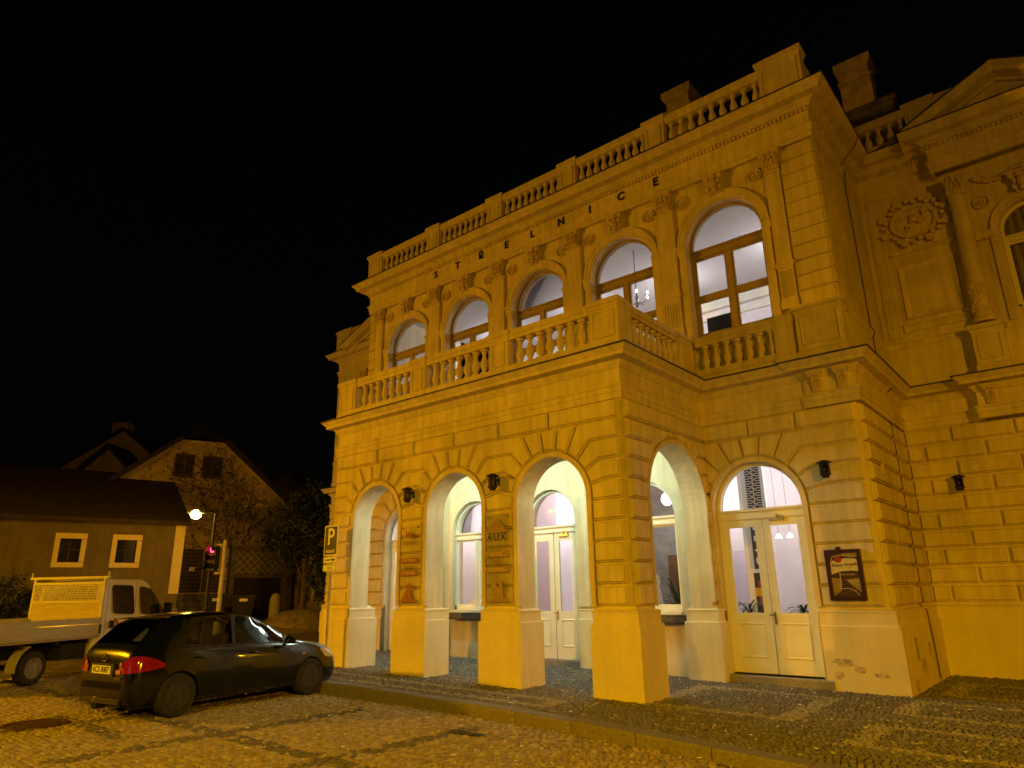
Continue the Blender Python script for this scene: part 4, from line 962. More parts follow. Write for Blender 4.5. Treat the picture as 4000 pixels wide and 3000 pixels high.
def hatchback():
    A = (-5.631, -4.522); hd = math.atan2(.993, -.119)
    # local frame: s forward from rear axle along x, y left; right side (y<0) faces the camera
    HW = .88; zr = RD(-5.8, -3.3)+.005
    off = (HW-.09)
    # shift so the right tyre's outer face sits over the measured contact line
    lx, ly = -math.sin(hd), math.cos(hd)
    loc = (A[0]+lx*off, A[1]+ly*off, zr)
    t = thing('hatchback_car', 'dark green five-door hatchback parked nose-in at the kerb', 'car', loc, hd)
    #  s,  top z, belt z, half width, roof half width, bottom z
    TAB = [(-.73, .60, .52, .58, .40, .36), (-.715, .86, .62, .70, .54, .28), (-.68, .985, .74, .78, .63, .245), (-.62, 1.055, .88, .825, .655, .225), (-.46, 1.22, .97, .85, .62, .22), (-.28, 1.395, 1.00, .865, .575, .21), (-.18, 1.435, 1.0, .87, .575, .20), (.15, 1.488, .985, .88, .595, .19), (.6, 1.515, .965, .88, .615, .185), (1.0, 1.505, .95, .88, .615, .185), (1.35, 1.455, .935, .88, .60, .185), (1.65, 1.345, .925, .88, .60, .185), (1.95, 1.19, .915, .878, .64, .185), (2.25, 1.025, .905, .875, .70, .185), (2.36, .975, .895, .87, .74, .19), (2.7, .925, .85, .86, .72, .19), (3.0, .865, .78, .83, .68, .195), (3.2, .79, .69, .78, .60, .20), (3.33, .67, .60, .70, .50, .21), (3.40, .54, .48, .58, .40, .24)]
    def sec(s):
        zt, zb, W, rw, z0 = lerp_tab(TAB, s)
        zb = min(zb, zt-.05)
        return [(0, z0), (.55*W, z0), (.90*W, z0+.01), (.965*W, z0+.06), (.985*W, z0+.18), (W, z0+(zb-z0)*.5), (.992*W, z0+(zb-z0)*.72), (.972*W, zb-.05), (.945*W, zb), (.945*W+(rw*1.06-.945*W)*.55, zb+(zt-.07-zb)*.52 if zt-zb > .12 else zb+(zt-zb)*.4), (rw*1.05, zt-.065 if zt-zb > .12 else zb+(zt-zb)*.7), (rw*.95, zt-.03 if zt-zb > .12 else zb+(zt-zb)*.85), (rw*.6, zt-.006), (0, zt)]
    S = [-.73, -.715, -.70, -.68, -.65, -.62, -.54, -.46, -.37, -.28, -.23, -.18, 0, .15, .35, .6, .8, 1.0, 1.18, 1.35, 1.5, 1.65, 1.8, 1.95, 2.1, 2.25, 2.36, 2.5, 2.7, 2.85, 3.0, 3.1, 3.2, 3.27, 3.33, 3.37, 3.40]
    rings = []
    for s in S:
        h = sec(s); rings.append([(s, -y, z) for y, z in h]+[(s, y, z) for y, z in h[-2:0:-1]])
    body = obj('body', MB().ring_loft(rings), 'paint_dark_green', t, smooth=0)
    cut = []
    for s in (0, 2.6):
        for q in (-1, 1):
            m = MB().lathe([(.345, -.16), (.345, .30)], 36, (s, 0, .315), 'y'); c = obj('cut', m, None); c.location = (0, q*.80, 0); c.matrix_world = body.matrix_world @ Matrix.Translation((0, q*.80, 0)); cut.append(c)
    bpy.context.view_layer.update()
    for c in cut: c.parent = None
    mwb = body.matrix_world.copy()
    for i, c in enumerate(cut): c.matrix_world = mwb @ Matrix.Translation((0, (-1, 1)[i % 2]*.80, 0))
    bpy.context.view_layer.update()
    WIN = [[(.99, .985), (2.02, .955), (1.52, 1.36), (1.03, 1.445)], [(.35, 1.015), (.91, .995), (.94, 1.44), (.46, 1.415)], [(.06, 1.05), (.31, 1.02), (.42, 1.385), (.38, 1.375)], [(2.05, .96), (2.19, .965), (1.99, 1.11), (1.97, 1.12)]]
    cab_rings = []
    for s in (-.52, -.4, -.28, -.1, .15, .6, 1.0, 1.35, 1.65, 1.95, 2.18):
        zt, zb, W, rw, z0 = lerp_tab(TAB, s); h = [(0, .5), (W*.88, .5), (.945*W-.05, zb-.02), (max(rw*1.05-.05, .3), zt-.105), (rw*.9-.04, zt-.06), (0, zt-.035)]
        cab_rings.append([(s, -y, z) for y, z in h]+[(s, y, z) for y, z in h[-2:0:-1]])
    more = [MB().ring_loft(cab_rings)]
    for c_ in WIN: more.append(MB().ring_loft([[(s, yy, z) for s, z in c_] for yy in (-1.2, 1.2)]))
    for ss in ((1.42, 2.20), (-.585, -.315)):
        a_, b2 = ss; wa, wb = lerp_tab(TAB, a_)[3]*.9, lerp_tab(TAB, b2)[3]*.9
        more.append(MB().ring_loft([[(a_, -wa, z), (b2, -wb, z), (b2, wb, z), (a_, wa, z)] for z in (.93, 1.9)]))
    for m_ in more:
        c = obj('cut', m_, None); c.matrix_world = mwb; cut.append(c)
    bpy.context.view_layer.update()
    boolean_cut(body, cut); body.data.materials.clear(); body.data.materials.append(MAT['paint_dark_green']); shade(body.data, 32)
    from mathutils.bvhtree import BVHTree
    bvh = BVHTree.FromPolygons([Vector(p) for r_ in rings for p in r_], [(i*len(rings[0])+j, i*len(rings[0])+(j+1) % len(rings[0]), (i+1)*len(rings[0])+(j+1) % len(rings[0]), (i+1)*len(rings[0])+j) for i in range(len(rings)-1) for j in range(len(rings[0]))])
    def wid(s, z):
        h = sec(s)
        for (y0, za), (y1, zb) in zip(h[4:], h[5:]):
            if za-1e-6 <= z <= zb+1e-6: return y0+(y1-y0)*(z-za)/max(zb-za, 1e-6)
        return h[4][0]
    def side_patch(corner, nu, nv, e, q):   # corner: bl, br, tr, tl in (s,z)
        rows = []
        for j in range(nv+1):
            v = j/nv; row = []
            for i in range(nu+1):
                u = i/nu; s = (corner[0][0]*(1-u)+corner[1][0]*u)*(1-v)+(corner[3][0]*(1-u)+corner[2][0]*u)*v; z = (corner[0][1]*(1-u)+corner[1][1]*u)*(1-v)+(corner[3][1]*(1-u)+corner[2][1]*u)*v
                row.append((s, q*(wid(s, z)+e), z))
            rows.append(row)
        return MB().ring_loft(rows, close=False, cap=False)
    for q in (-1, 1):
        for nm, c in (('window', [(.99, .985), (2.02, .955), (1.52, 1.36), (1.03, 1.445)]), ('window', [(.35, 1.015), (.91, .995), (.94, 1.44), (.46, 1.415)]), ('quarter_window', [(.06, 1.05), (.31, 1.02), (.42, 1.385), (.38, 1.375)]), ('quarter_window', [(2.04, .955), (2.22, .965), (1.98, 1.13), (1.96, 1.14)])):
            obj(nm, side_patch(c, 8, 5, .004, q), 'car_glass', t, smooth=60)
        obj('window_trim', side_patch([(.92, .985), (.97, .985), (1.01, 1.45), (.955, 1.45)], 1, 6, .006, q), 'plastic_black', t)
        for c in ([(.02, 1.005), (2.25, .935), (2.25, .950), (.02, 1.02)],): obj('belt_trim', side_patch(c, 16, 1, .007, q), 'plastic_black', t)
        for s0 in (.93, 2.06, .10):   # door gaps
            obj('door_gap', side_patch([(s0-.004 if s0 != .1 else s0+.22, .30 if s0 != .1 else .52), (s0+.004 if s0 != .1 else s0+.228, .30 if s0 != .1 else .52), (s0+.004, .97), (s0-.004, .97)], 1, 10, .0015, q), 'letter_black', t)
        obj('sill_gap', side_patch([(.42, .255), (2.2, .255), (2.2, .263), (.42, .263)], 12, 1, .0015, q), 'letter_black', t)
        for s0 in (.22, 1.22):
            hb = MB(); zc = .835
            hb.tube([(s0, q*(wid(s0, zc)-.005), zc), (s0+.03, q*(wid(s0, zc)+.035), zc), (s0+.16, q*(wid(s0, zc)+.035), zc-.004), (s0+.19, q*(wid(s0, zc)-.005), zc-.005)], .013, 6)
            obj('door_handle', hb, 'paint_dark_green', t, smooth=50)
        m = MB().ring_loft([[(2.06-k*.02, q*yy, .93+zz) for yy, zz in ((.90+.0, .02), (1.08*w_, .0), (1.10*w_, .10), (.95, .135*w_))] for k, w_ in ((0, .94), (2, 1.0), (5, 1.0), (7, .93))])
        obj('wing_mirror', m, 'paint_dark_green', t, smooth=50); obj('mirror_stalk', MB().box(1.99, 2.05, min(q*.84, q*.93), max(q*.84, q*.93), .925, .955), 'plastic_black', t)
        # lamps
        rows = []
        for i_ in range(15):
            u = i_/14; ph = R(170-76*u); zl = .665+.075*u**1.6; zh = zl+.012+ .255*math.sin(math.pi*min(1, u*.86+.10))**.8*(1-.35*u)
            row = []
            for k in range(7):
                z = zl+(zh-zl)*k/6; og = Vector((-.22, q*.36, z)); d = Vector((math.cos(ph), q*math.sin(ph), 0)); hit = bvh.ray_cast(og, d)
                row.append(tuple((hit[0] if hit[0] else og+d*.5)+d*.012))
            rows.append(row)
        obj('tail_lamp', MB().ring_loft(rows, close=False, cap=False), 'tail_lamp_red', t, smooth=60)
        obj('reversing_lamp', MB().ellipsoid((-.742, q*.50, .80), .012, .03, .035, 8, 5), 'lamp_amber', t)
        obj('headlamp', side_patch([(2.96, .63), (3.26, .60), (3.22, .72), (2.80, .80)], 8, 6, .008, q), 'headlamp_clear', t, smooth=60)
        obj('side_indicator', MB().ellipsoid((2.42, q*(wid(2.42, .73)+.003), .73), .035, .008, .018, 8, 5), 'lamp_amber', t)
    # windscreen and rear glass sit on the top surface
    def top_patch(ss, ks, e, nm, mm):
        rows = []
        for s in ss:
            h = sec(s); zt = h[-1][1]; rw = lerp_tab(TAB, s)[3]; row = []
            for i in range(-8, 9):
                y = ks*rw*i/8; a = abs(y)/rw; z = zt-.006*(a/.6)**2 if a < .6 else zt-.006-(a-.6)/.35*.024
                row.append((s, y, z+e))
            rows.append(row)
        obj(nm, MB().ring_loft(rows, close=False, cap=False), mm, t, smooth=60)
    top_patch([1.40, 1.55, 1.7, 1.85, 2.0, 2.15, 2.27], .93, .008, 'windscreen', 'car_glass')
    top_patch([-.60, -.54, -.46, -.38, -.31], .95, .012, 'rear_window', 'car_glass')
    sp = MB(); rows = []
    for s, dz in ((-.40, .02), (-.34, .035), (-.20, .03), (-.1, .012)):
        zt = 1.405 if s < -.28 else sec(s)[-1][1]
        rows.append([(s+abs(i)*.006, .56*i/4, zt+dz-.014*abs(i/4)**2) for i in range(-4, 5)])
    obj('roof_spoiler', sp.ring_loft(rows, close=False, cap=False), 'paint_dark_green', t, smooth=60)
    obj('aerial', MB().tube([(.0, 0, 1.49), (-.12, 0, 1.62)], .006, 5), 'plastic_black', t)
    # rear details
    p = obj('number_plate', MB().box(-.765, -.753, -.26, .26, .655, .77), 'plate_white', t)
    obj('plate_text', text_mesh('6C5 0087', .115, .001, .002), 'letter_black', p, loc=(-.7665, 0, .712), rot=(R(90), 0, R(-90)))
    b = MB().lathe([(.055, -.004), (.062, .004), (.068, .004), (.07, -.004)], 20, (-.735, 0, .885), 'x', cap=False); b.tube([(-.742, -.035, .885), (-.742, 0, .92), (-.742, .035, .885), (-.742, 0, .85), (-.742, -.035, .885)], .006, 5)
    for i in range(len(b.v)): b.v[i] = (b.v[i][0]+(.885-b.v[i][2])*.0, b.v[i][1]*1.3, b.v[i][2]*.9+.0885)
    obj('badge', b, 'chrome', t)
    obj('model_badge', text_mesh('AURIS', .06, .002), 'chrome', t, loc=(-.752, -.47, .60), rot=(R(90), 0, R(-90)))
    obj('badge_sticker', MB().box(-.752, -.745, -.52, -.40, .665, .72), 'lamp_amber', t)
    obj('plate_recess', MB().box(-.752, -.70, -.33, .33, .62, .80), 'plastic_black', t)
    obj('bumper_trim', MB().box(-.74, -.62, -.55, .55, .24, .30), 'plastic_black', t)
    obj('exhaust', MB().tube([(-.45, -.25, .2), (-.75, -.28, .19)], .028, 8), 'steel', t)
    obj('silencer', MB().lathe([(.02, -.75), (.1, -.72), (.1, -.45), (.02, -.42)], 14, (0, .15, .24), 'x'), 'plastic_black', t)
    obj('underbody', MB().box(-.55, 3.1, -.62, .62, .16, .30), 'plastic_black', t)
    obj('wheel_arch_liner', MB().box(-.40, .40, -.60, .60, .25, .62).box(2.2, 3.0, -.60, .60, .25, .62), 'letter_black', t)
    obj('parcel_shelf', MB().box(-.5, .1, -.6, .6, .92, .95), 'plastic_black', t)
    for s0, zt in ((.35, 1.28), (1.30, 1.25)):
        for q in (-.36, .36):
            sb = MB().ring_loft([[(s0-.05+k, q-.2*w_, z), (s0+.08+k, q-.2*w_, z), (s0+.08+k, q+.2*w_, z), (s0-.05+k, q+.2*w_, z)] for k, w_, z in ((0, 1, .5), (-.03, 1, .9), (-.10, .85, zt-.17))]); sb.box(s0-.17, s0-.09, q-.12, q+.12, zt-.15, zt+.02)
            obj('seat', sb, 'seat_fabric', t)
    for s in (0, 2.6):
        for q in (-1, 1): wheel(t, s, q*(HW-.10), .315, .20, 'steel_wheel', 14, q)
    return t
car = hatchback()
mat('van_wheel', (.22, .20, .16), .6, .3, 12, .2, 40)
mat('paint_van_white', (.74, .72, .64), .35, .06, 4, 0, coat=.4)
mat('alu_board', (.50, .48, .40), .5, .12, 5, .05, 30, metal=.0, stretch=(1, 1, 12))
mat('plywood', (.42, .36, .25), .75, .15, 4, .1, 20, stretch=(1, .6, 10))
mat('chassis', (.015, .014, .013), .8, .3, 12, .2, 40)
mat('sticker_red', (.38, .06, .03), .6, 0, bump=0)
def pickup():
    A = (-11.755, -4.658); hd = R(118); zr = RD(-12.5, -4)+.005
    lx, ly = -math.sin(hd), math.cos(hd); off = .95
    t = thing('pickup_truck', 'white crew-cab dropside truck with mesh headboard behind the dark hatchback', 'truck', (A[0]+lx*off, A[1]+ly*off, zr), hd)
    # cab: side outline extruded with tumblehome; s forward, y left
    side = [(1.34, .42), (1.46, .8), (1.60, 1.2), (1.66, 1.6), (1.68, 2.0), (1.76, 2.11), (1.92, 2.145), (2.98, 2.145), (3.15, 2.08), (3.30, 1.95), (3.80, 1.37), (4.0, 1.24), (4.5, 1.06), (4.64, .9), (4.68, .5), (4.6, .36), (3.0, .34), (1.8, .34)]
    def W(z): return .98 if z < 1.25 else .98-(z-1.25)*.15
    ins = offset_poly(side, .05)
    rows = [[(s, -W(z)+.05, z) for s, z in ins]]
    rows = [[(s, -(W(z)-.035), z) for s, z in ins], [(s, -W(z)+.012, z) for s, z in offset_poly(side, .012)], [(s, -W(z)+.045, z) for s, z in side], [(s, W(z)-.045, z) for s, z in side], [(s, W(z)-.012, z) for s, z in offset_poly(side, .012)], [(s, W(z)-.035, z) for s, z in ins]]
    rows[0] = [(s, -W(z), z) for s, z in offset_poly(side, .06)]; rows[5] = [(s, W(z), z) for s, z in offset_poly(side, .06)]
    cab = obj('cab', MB().ring_loft(rows), 'paint_van_white', t)
    cut = []
    for q in (-1, 1):
        c = obj('cut', MB().lathe([(.40, -.2), (.40, .3)], 32, (0, 0, 0), 'y'), None); cut.append(c)
    bpy.context.view_layer.update()
    for c, q in zip(cut, (-1, 1)): c.matrix_world = cab.matrix_world @ Matrix.Translation((3.85, q*.9, .36))
    bpy.context.view_layer.update(); boolean_cut(cab, cut); cab.data.materials.clear(); cab.data.materials.append(MAT['paint_van_white']); shade(cab.data, 30)
    def rr_poly(c, rad, n=4):
        out = []; N = len(c)
        for i in range(N):
            p0, p1, p2 = Vector(c[i-1]), Vector(c[i]), Vector(c[(i+1) % N]); a = p1+(p0-p1).normalized()*rad; b_ = p1+(p2-p1).normalized()*rad
            for k in range(n+1): u = k/n; out.append(tuple((a*(1-u)+p1*u)*(1-u)+(p1*(1-u)+b_*u)*u))
        return out
    for q in (-1, 1):
        for nm, c in (('window', [(2.03, 1.375), (2.69, 1.33), (2.64, 1.98), (1.97, 1.99)]), ('window', [(2.95, 1.335), (3.38, 1.30), (3.31, 1.90), (2.89, 1.965)]), ('window', [(3.43, 1.30), (3.76, 1.335), (3.36, 1.83)])):
            P = rr_poly(c, .07 if len(c) == 4 else .03); G_ = offset_poly(P, -.022)
            obj('window_seal', MB().poly([(s, q*(W(z)+.003), z) for s, z in G_]), 'plastic_black', t)
            o = obj(nm, MB().poly([(s, q*(W(z)+.007), z) for s, z in P]), 'truck_glass', t)
        for (a, b_) in (((1.80, .45), (1.85, 2.06)), ((2.80, .45), (2.76, 2.08)), ((3.80, .75), (3.82, 1.32))):
            obj('door_gap', MB().quad((a[0], q*(W(a[1])+.002), a[1]), (a[0]+.012, q*(W(a[1])+.002), a[1]), (b_[0]+.012, q*(W(b_[1])+.002), b_[1]), (b_[0], q*(W(b_[1])+.002), b_[1])), 'letter_black', t)
        obj('door_handle', MB().box(1.92, 2.04, min(q*.975, q*1.0), max(q*.975, q*1.0), 1.02, 1.19), 'plastic_black', t)
        obj('door_handle', MB().box(2.86, 2.98, min(q*.975, q*1.0), max(q*.975, q*1.0), 1.02, 1.19), 'plastic_black', t)
        for i in range(3):
            z = 1.24-.15*i; b = MB(); f = lambda s, zz: (s, q*.986, zz)
            b.quad(f(2.02+.05*i, z-.02), f(2.02+.05*i+.04, z+.02), f(2.34+.01*i, z-.24), f(2.30+.01*i, z-.28))
            obj('chevron_sticker', b, 'sticker_red', t)
        obj('wing_mirror', MB().ring_loft([[(3.62, q*a, 1.28), (3.72, q*a, 1.30), (3.72, q*a, 1.55), (3.62, q*a, 1.57)] for a in (1.06, 1.24)]), 'plastic_black', t); obj('mirror_arm', MB().box(3.64, 3.70, min(q*.9, q*1.08), max(q*.9, q*1.08), 1.26, 1.30), 'plastic_black', t)
        wheel(t, 3.85, q*.87, .335, .21, 'van_wheel', 8, q); wheel(t, 0, q*.87, .335, .21, 'van_wheel', 8, q)
        m = MB(); S = 10
        m.ring_loft([[(.47*math.cos(a), q*.76, .335+.47*math.sin(a)), (.47*math.cos(a), q*1.0, .335+.47*math.sin(a)), (.455*math.cos(a), q*1.0, .335+.455*math.sin(a)), (.455*math.cos(a), q*.76, .335+.455*math.sin(a))] for a in [math.pi*(.62+.42*k/S) for k in range(S+1)]])
        obj('mudguard', m, 'alu_board', t)
        # dropside boards: two planks each
        y0, y1 = sorted((q*1.04, q*1.07))
        obj('side_board', MB().box(-1.9, 1.50, y0, y1, .885, 1.135), 'alu_board', t); obj('side_board', MB().box(-1.9, 1.50, y0+.004*q, y1+.004*q, 1.147, 1.275), 'alu_board', t)
        obj('corner_post', MB().box(1.50, 1.56, min(q*1.0, q*1.08), max(q*1.0, q*1.08), .85, 1.275), 'alu_board', t)
        obj('board_latch', MB().box(1.50, 1.55, min(q*1.08, q*1.095), max(q*1.08, q*1.095), .92, 1.12), 'plastic_black', t)
    obj('windscreen', MB().quad((3.345, -.78, 1.915), (3.345, .78, 1.915), (3.79, .86, 1.40), (3.79, -.86, 1.40)), 'truck_glass', t)
    for i in range(4): obj('tail_board', MB().box(-1.94, -1.905, -1.05, 1.05, .885+.10*i, .975+.10*i), 'alu_board', t)
    obj('load_floor', MB().box(-1.9, 1.55, -1.035, 1.035, .83, .885), 'plywood', t)
    for q in (-.42, .42): obj('chassis_rail', MB().box(-1.8, 1.8, q-.05, q+.05, .5, .83), 'chassis', t)
    for s in (-1.2, -.4, .5, 1.3): obj('cross_member', MB().box(s-.04, s+.04, -1.0, 1.0, .74, .83), 'chassis', t)
    obj('tool_box', MB().box(.60, 1.30, -.98, -.5, .42, .74), 'chassis', t); obj('fuel_tank', MB().box(.6, 1.3, .45, .95, .42, .74), 'chassis', t)
    obj('axle', MB().tube([(0, -.8, .335), (0, .8, .335)], .06, 8), 'chassis', t)
    # headboard: frame, plywood panel, mesh and ladder bar
    for y in (-.98, .98): obj('headboard_post', MB().box(1.57, 1.62, y-.03, y+.03, .885, 2.19), 'alu_board', t)
    for z in (1.60, 2.02): obj('headboard_rail', MB().box(1.56, 1.61, -1.0, 1.0, z, z+.06), 'alu_board', t)
    obj('ladder_bar', MB().box(1.54, 1.62, -1.10, 1.10, 2.15, 2.205), 'alu_board', t)
    for y in (-1.08, 1.08): obj('ladder_stop', MB().box(1.56, 1.59, y-.012, y+.012, 2.205, 2.31), 'alu_board', t)
    obj('headboard_panel', MB().box(1.575, 1.595, -.95, .95, .89, 1.60), 'plywood', t)
    g_ = MB()
    for i in range(45): y = -.93+1.86*i/44; g_.box(1.580, 1.586, y-.006, y+.006, 1.66, 2.02)
    for i in range(9): z = 1.68+.32*i/8; g_.box(1.574, 1.580, -.95, .95, z-.006, z+.006)
    obj('mesh_grille', g_, 'steel', t, kind='stuff')
    obj('tail_lamp_bar', MB().box(-1.9, -1.8, -1.0, 1.0, .55, .66), 'chassis', t)
    obj('rear_window', MB().box(1.625, 1.665, -.72, .72, 1.66, 2.0), 'truck_glass', t)
    obj('cab_seat', MB().box(2.0, 2.15, -.7, .7, .7, 1.55).box(3.0, 3.13, -.7, -.2, .7, 1.55).box(3.0, 3.13, .2, .7, .7, 1.55), 'seat_fabric', t)
mat('truck_glass', (.012, .012, .011), .06, .1, 3, 0, spec=.6)
pickup()
# ================================================================ STREET LAMPS
mat('sodium_glow', (1, .8, .4), .5, 0, bump=0, emit=(1, .62, .12), estr=60)
def street_lamp(label, x, y, z0, h, arm, energy, target, size, blend, rad=.15, color=SODIUM):
    t = thing('street_lamp', label, 'street lamp', (x, y, z0), group=None)
    obj('pole', MB().lathe([(.09, 0), (.09, .5), (.06, .55), (.05, h-.2), (.045, h)], 10), 'iron_black', t, smooth=40)
    ax, ay = arm; L = math.hypot(ax, ay) or 1; ux, uy = ax/L, ay/L
    obj('arm', MB().tube([(0, 0, h-.15), (0, 0, h+.02), (ax*.4, ay*.4, h+.08), (ax, ay, h+.08)], .03, 6), 'iron_black', t)
    px_, py_ = -uy, ux; b = MB(); W = .13
    rows = []
    for q, w_, zt in ((-.1, .4, .05), (.05, .9, .10), (.3, 1, .11), (.5, .6, .06)):
        cx, cy = ax+ux*q, ay+uy*q
        rows.append([(cx-px_*W*w_, cy-py_*W*w_, h+.04), (cx+px_*W*w_, cy+py_*W*w_, h+.04), (cx+px_*W*w_*.7, cy+py_*W*w_*.7, h+.04+zt), (cx-px_*W*w_*.7, cy-py_*W*w_*.7, h+.04+zt)])
    obj('housing', b.ring_loft(rows), 'galvanised', t)
    obj('lens', MB().ellipsoid((ax+ux*.2, ay+uy*.2, h+.0), .19, .19, .17, 14, 9), 'sodium_glow', t, smooth=60)  # glowing lens oversized, the lamp's bloom is built into its shape
    lx, ly, lz = x+ax+ux*.2, y+ay+uy*.2, z0+h-.16
    spot('lamp_light', (lx, ly, lz), target, energy, size, blend, color, rad, t)
    return t
street_lamp('black street lamp with glowing orange head beside the traffic light', -18.75, 2.45, .22, 4.28, (-.35, -.35), 420, (-21, 1.5, 0), 175, .35)
def toward(x, y, h, tx, ty, tilt):
    d = Vector((tx-x, ty-y)).normalized()*math.tan(R(tilt))*h; return (x+d.x, y+d.y, 0)
street_lamp('tall street lamp across the cobbled road from the portico, west end', -19.5, -16.5, .0, 6.5, (.8, .8), 17500, toward(-18.5, -15.5, 6.5, -5, 1, 45), 180, 1, .25, (1, .425, .002))
street_lamp('tall street lamp across the cobbled road from the portico, east end', 19.5, -13.5, -.2, 6.5, (-.8, .6), 14000, toward(18.5, -12.7, 6.5, 1, 3, 27), 180, 1, .5, (1, .425, .002))
street_lamp('added street lamp out of view that brightens the road and plinths', 4.5, -18.5, -.2, 7.5, (-.3, .8), 13500, toward(4.5, -17.5, 7.5, -2, 1, 8), 180, 1, .2, (1, .62, .006))  # added unseen lamp, brightens the road and the lower facade
street_lamp('street lamp up the lane hidden behind the hall', -29.5, 19.5, 1.0, 4.5, (-.4, .3), 900, (-33, 19, 1), 165, .5)
# ================================================================ SIGNS AND FITTINGS ON THE FRONT
mat('sign_blue', (.012, .03, .22), .45, .05, 20, 0); mat('sign_white', (.80, .80, .78), .45, .04, 20, 0)
mat('pole_paint', (.45, .40, .30), .5, .25, 9, .1, 40, metal=.3)
def parking_sign():
    x, y = -7.69, -.32; z0 = PV(x, y)
    t = thing('parking_sign', 'blue reserved parking sign with two white plates on a grey pole', 'sign', (x, y, z0))
    obj('pole', MB().lathe([(.03, 0), (.03, 3.08-z0), (.02, 3.09-z0)], 10), 'pole_paint', t)
    zc = 2.83-z0
    def rrect(w_, h, r, n=4):
        out = []
        for cx, cz, a0 in ((w_/2-r, h/2-r, 0), (-w_/2+r, h/2-r, 90), (-w_/2+r, -h/2+r, 180), (w_/2-r, -h/2+r, 270)):
            out += [(cx+r*math.cos(R(a0+90*k/n)), cz+r*math.sin(R(a0+90*k/n))) for k in range(n+1)]
        return out
    def slab(w_, h, r, d0, d1, cz): P = rrect(w_, h, r); return MB().ring_loft([[(u, d0, cz+z) for u, z in P], [(u, d1, cz+z) for u, z in P]])
    pl = obj('sign_plate', slab(.50, .68, .04, -.036, -.030, zc), 'galvanised', t)
    obj('white_border', slab(.485, .665, .035, -.038, -.0365, zc), 'sign_white', pl); obj('blue_field', slab(.445, .625, .025, -.040, -.0385, zc), 'sign_blue', pl)
    obj('letter_p', text_mesh('P', .52, .001, .006), 'sign_white', pl, loc=(0, -.0415, zc+.07), rot=(R(90), 0, 0))
    obj('sign_text', text_mesh('RÉSERVÉ', .088, .001, .001), 'sign_white', pl, loc=(0, -.0415, zc-.245), rot=(R(90), 0, 0))
    p2 = obj('arrow_plate', slab(.50, .15, .02, -.036, -.030, 2.40-z0), 'sign_white', t)
    b = MB().box(-.19, .10, -.038, -.0365, 2.387-z0, 2.413-z0).poly([(.10, -.0375, 2.36-z0), (.20, -.0375, 2.40-z0), (.10, -.0375, 2.44-z0)])
    for x0, x1, za, zb in ((-.24, .24, -.068, -.060), (-.24, .24, .060, .068), (-.24, -.232, -.06, .06), (.232, .24, -.06, .06)): b.box(x0, x1, -.038, -.0365, 2.40-z0+za, 2.40-z0+zb)
    obj('arrow', b, 'letter_black', p2)
    p3 = obj('count_plate', slab(.50, .155, .02, -.036, -.030, 2.225-z0), 'sign_white', t)
    b = MB()
    for x0, x1, za, zb in ((-.24, .24, -.07, -.062), (-.24, .24, .062, .07), (-.24, -.232, -.062, .062), (.232, .24, -.062, .062)): b.box(x0, x1, -.038, -.0365, 2.225-z0+za, 2.225-z0+zb)
    # wheelchair figure
    cz = 2.225-z0
    b.lathe([(.022, 0), (.028, 0)], 14, (.075, -.0375, cz-.02), 'y', cap=False); b.tube([(.065, -.0375, cz+.035), (.068, -.0375, cz-.0), (.1, -.0375, cz-.005), (.115, -.0375, cz-.035)], .006, 4); b.ellipsoid((.064, -.0375, cz+.048), .011, .003, .011, 8, 4)
    obj('plate_mark', b, 'letter_black', p3); obj('plate_text', text_mesh('4x', .10, .001), 'letter_black', p3, loc=(-.03, -.0385, cz), rot=(R(90), 0, 0))
parking_sign()
def wall_lantern(x, y, zc, label, rz=0.):
    t = thing('wall_lantern', label, 'lantern', (x, y, zc), rz, 'black wall lanterns on the facade')
    obj('back_plate', MB().box(-.05, .05, -.02, 0.0, -.05, .1), 'iron_black', t); obj('arm', MB().box(-.02, .02, -.10, -.02, .03, .07), 'iron_black', t)
    obj('cap', MB().lathe([(.02, .17), (.06, .165), (.075, .15), (.125, .135), (.13, .12), (.085, .115), (.085, .10)], 12, (0, -.16, 0)), 'iron_black', t, smooth=30)
    for i in range(6):
        a = math.pi*2*(i+.5)/6; obj('bar', MB().box(.075*math.cos(a)-.006, .075*math.cos(a)+.006, -.16+.075*math.sin(a)-.006, -.16+.075*math.sin(a)+.006, -.07, .11), 'iron_black', t)
    obj('glass', MB().lathe([(.068, -.07), (.068, .10)], 12, (0, -.16, 0), cap=False), 'lantern_glass', t)
    obj('bulb', MB().ellipsoid((0, -.16, .0), .025, .025, .045, 8, 5), 'paint_white', t)
    obj('base', MB().lathe([(.01, -.15), (.06, -.15), (.07, -.11), (.095, -.095), (.095, -.075), (.07, -.07)], 12, (0, -.16, 0)), 'iron_black', t, smooth=30)
wall_lantern(-5.40, YP-.085, 3.66, 'black wall lantern on the pier above the board with the fox silhouette')
wall_lantern(-2.955, YP-.085, 3.67, 'black wall lantern on the pier above the board with the bird silhouette')
wall_lantern(2.22, YB-.085, 3.68, 'black wall lantern above the framed beer sign')
wall_lantern(3.80, YW-.085, 3.64, 'black wall lantern on the recessed wing wall')
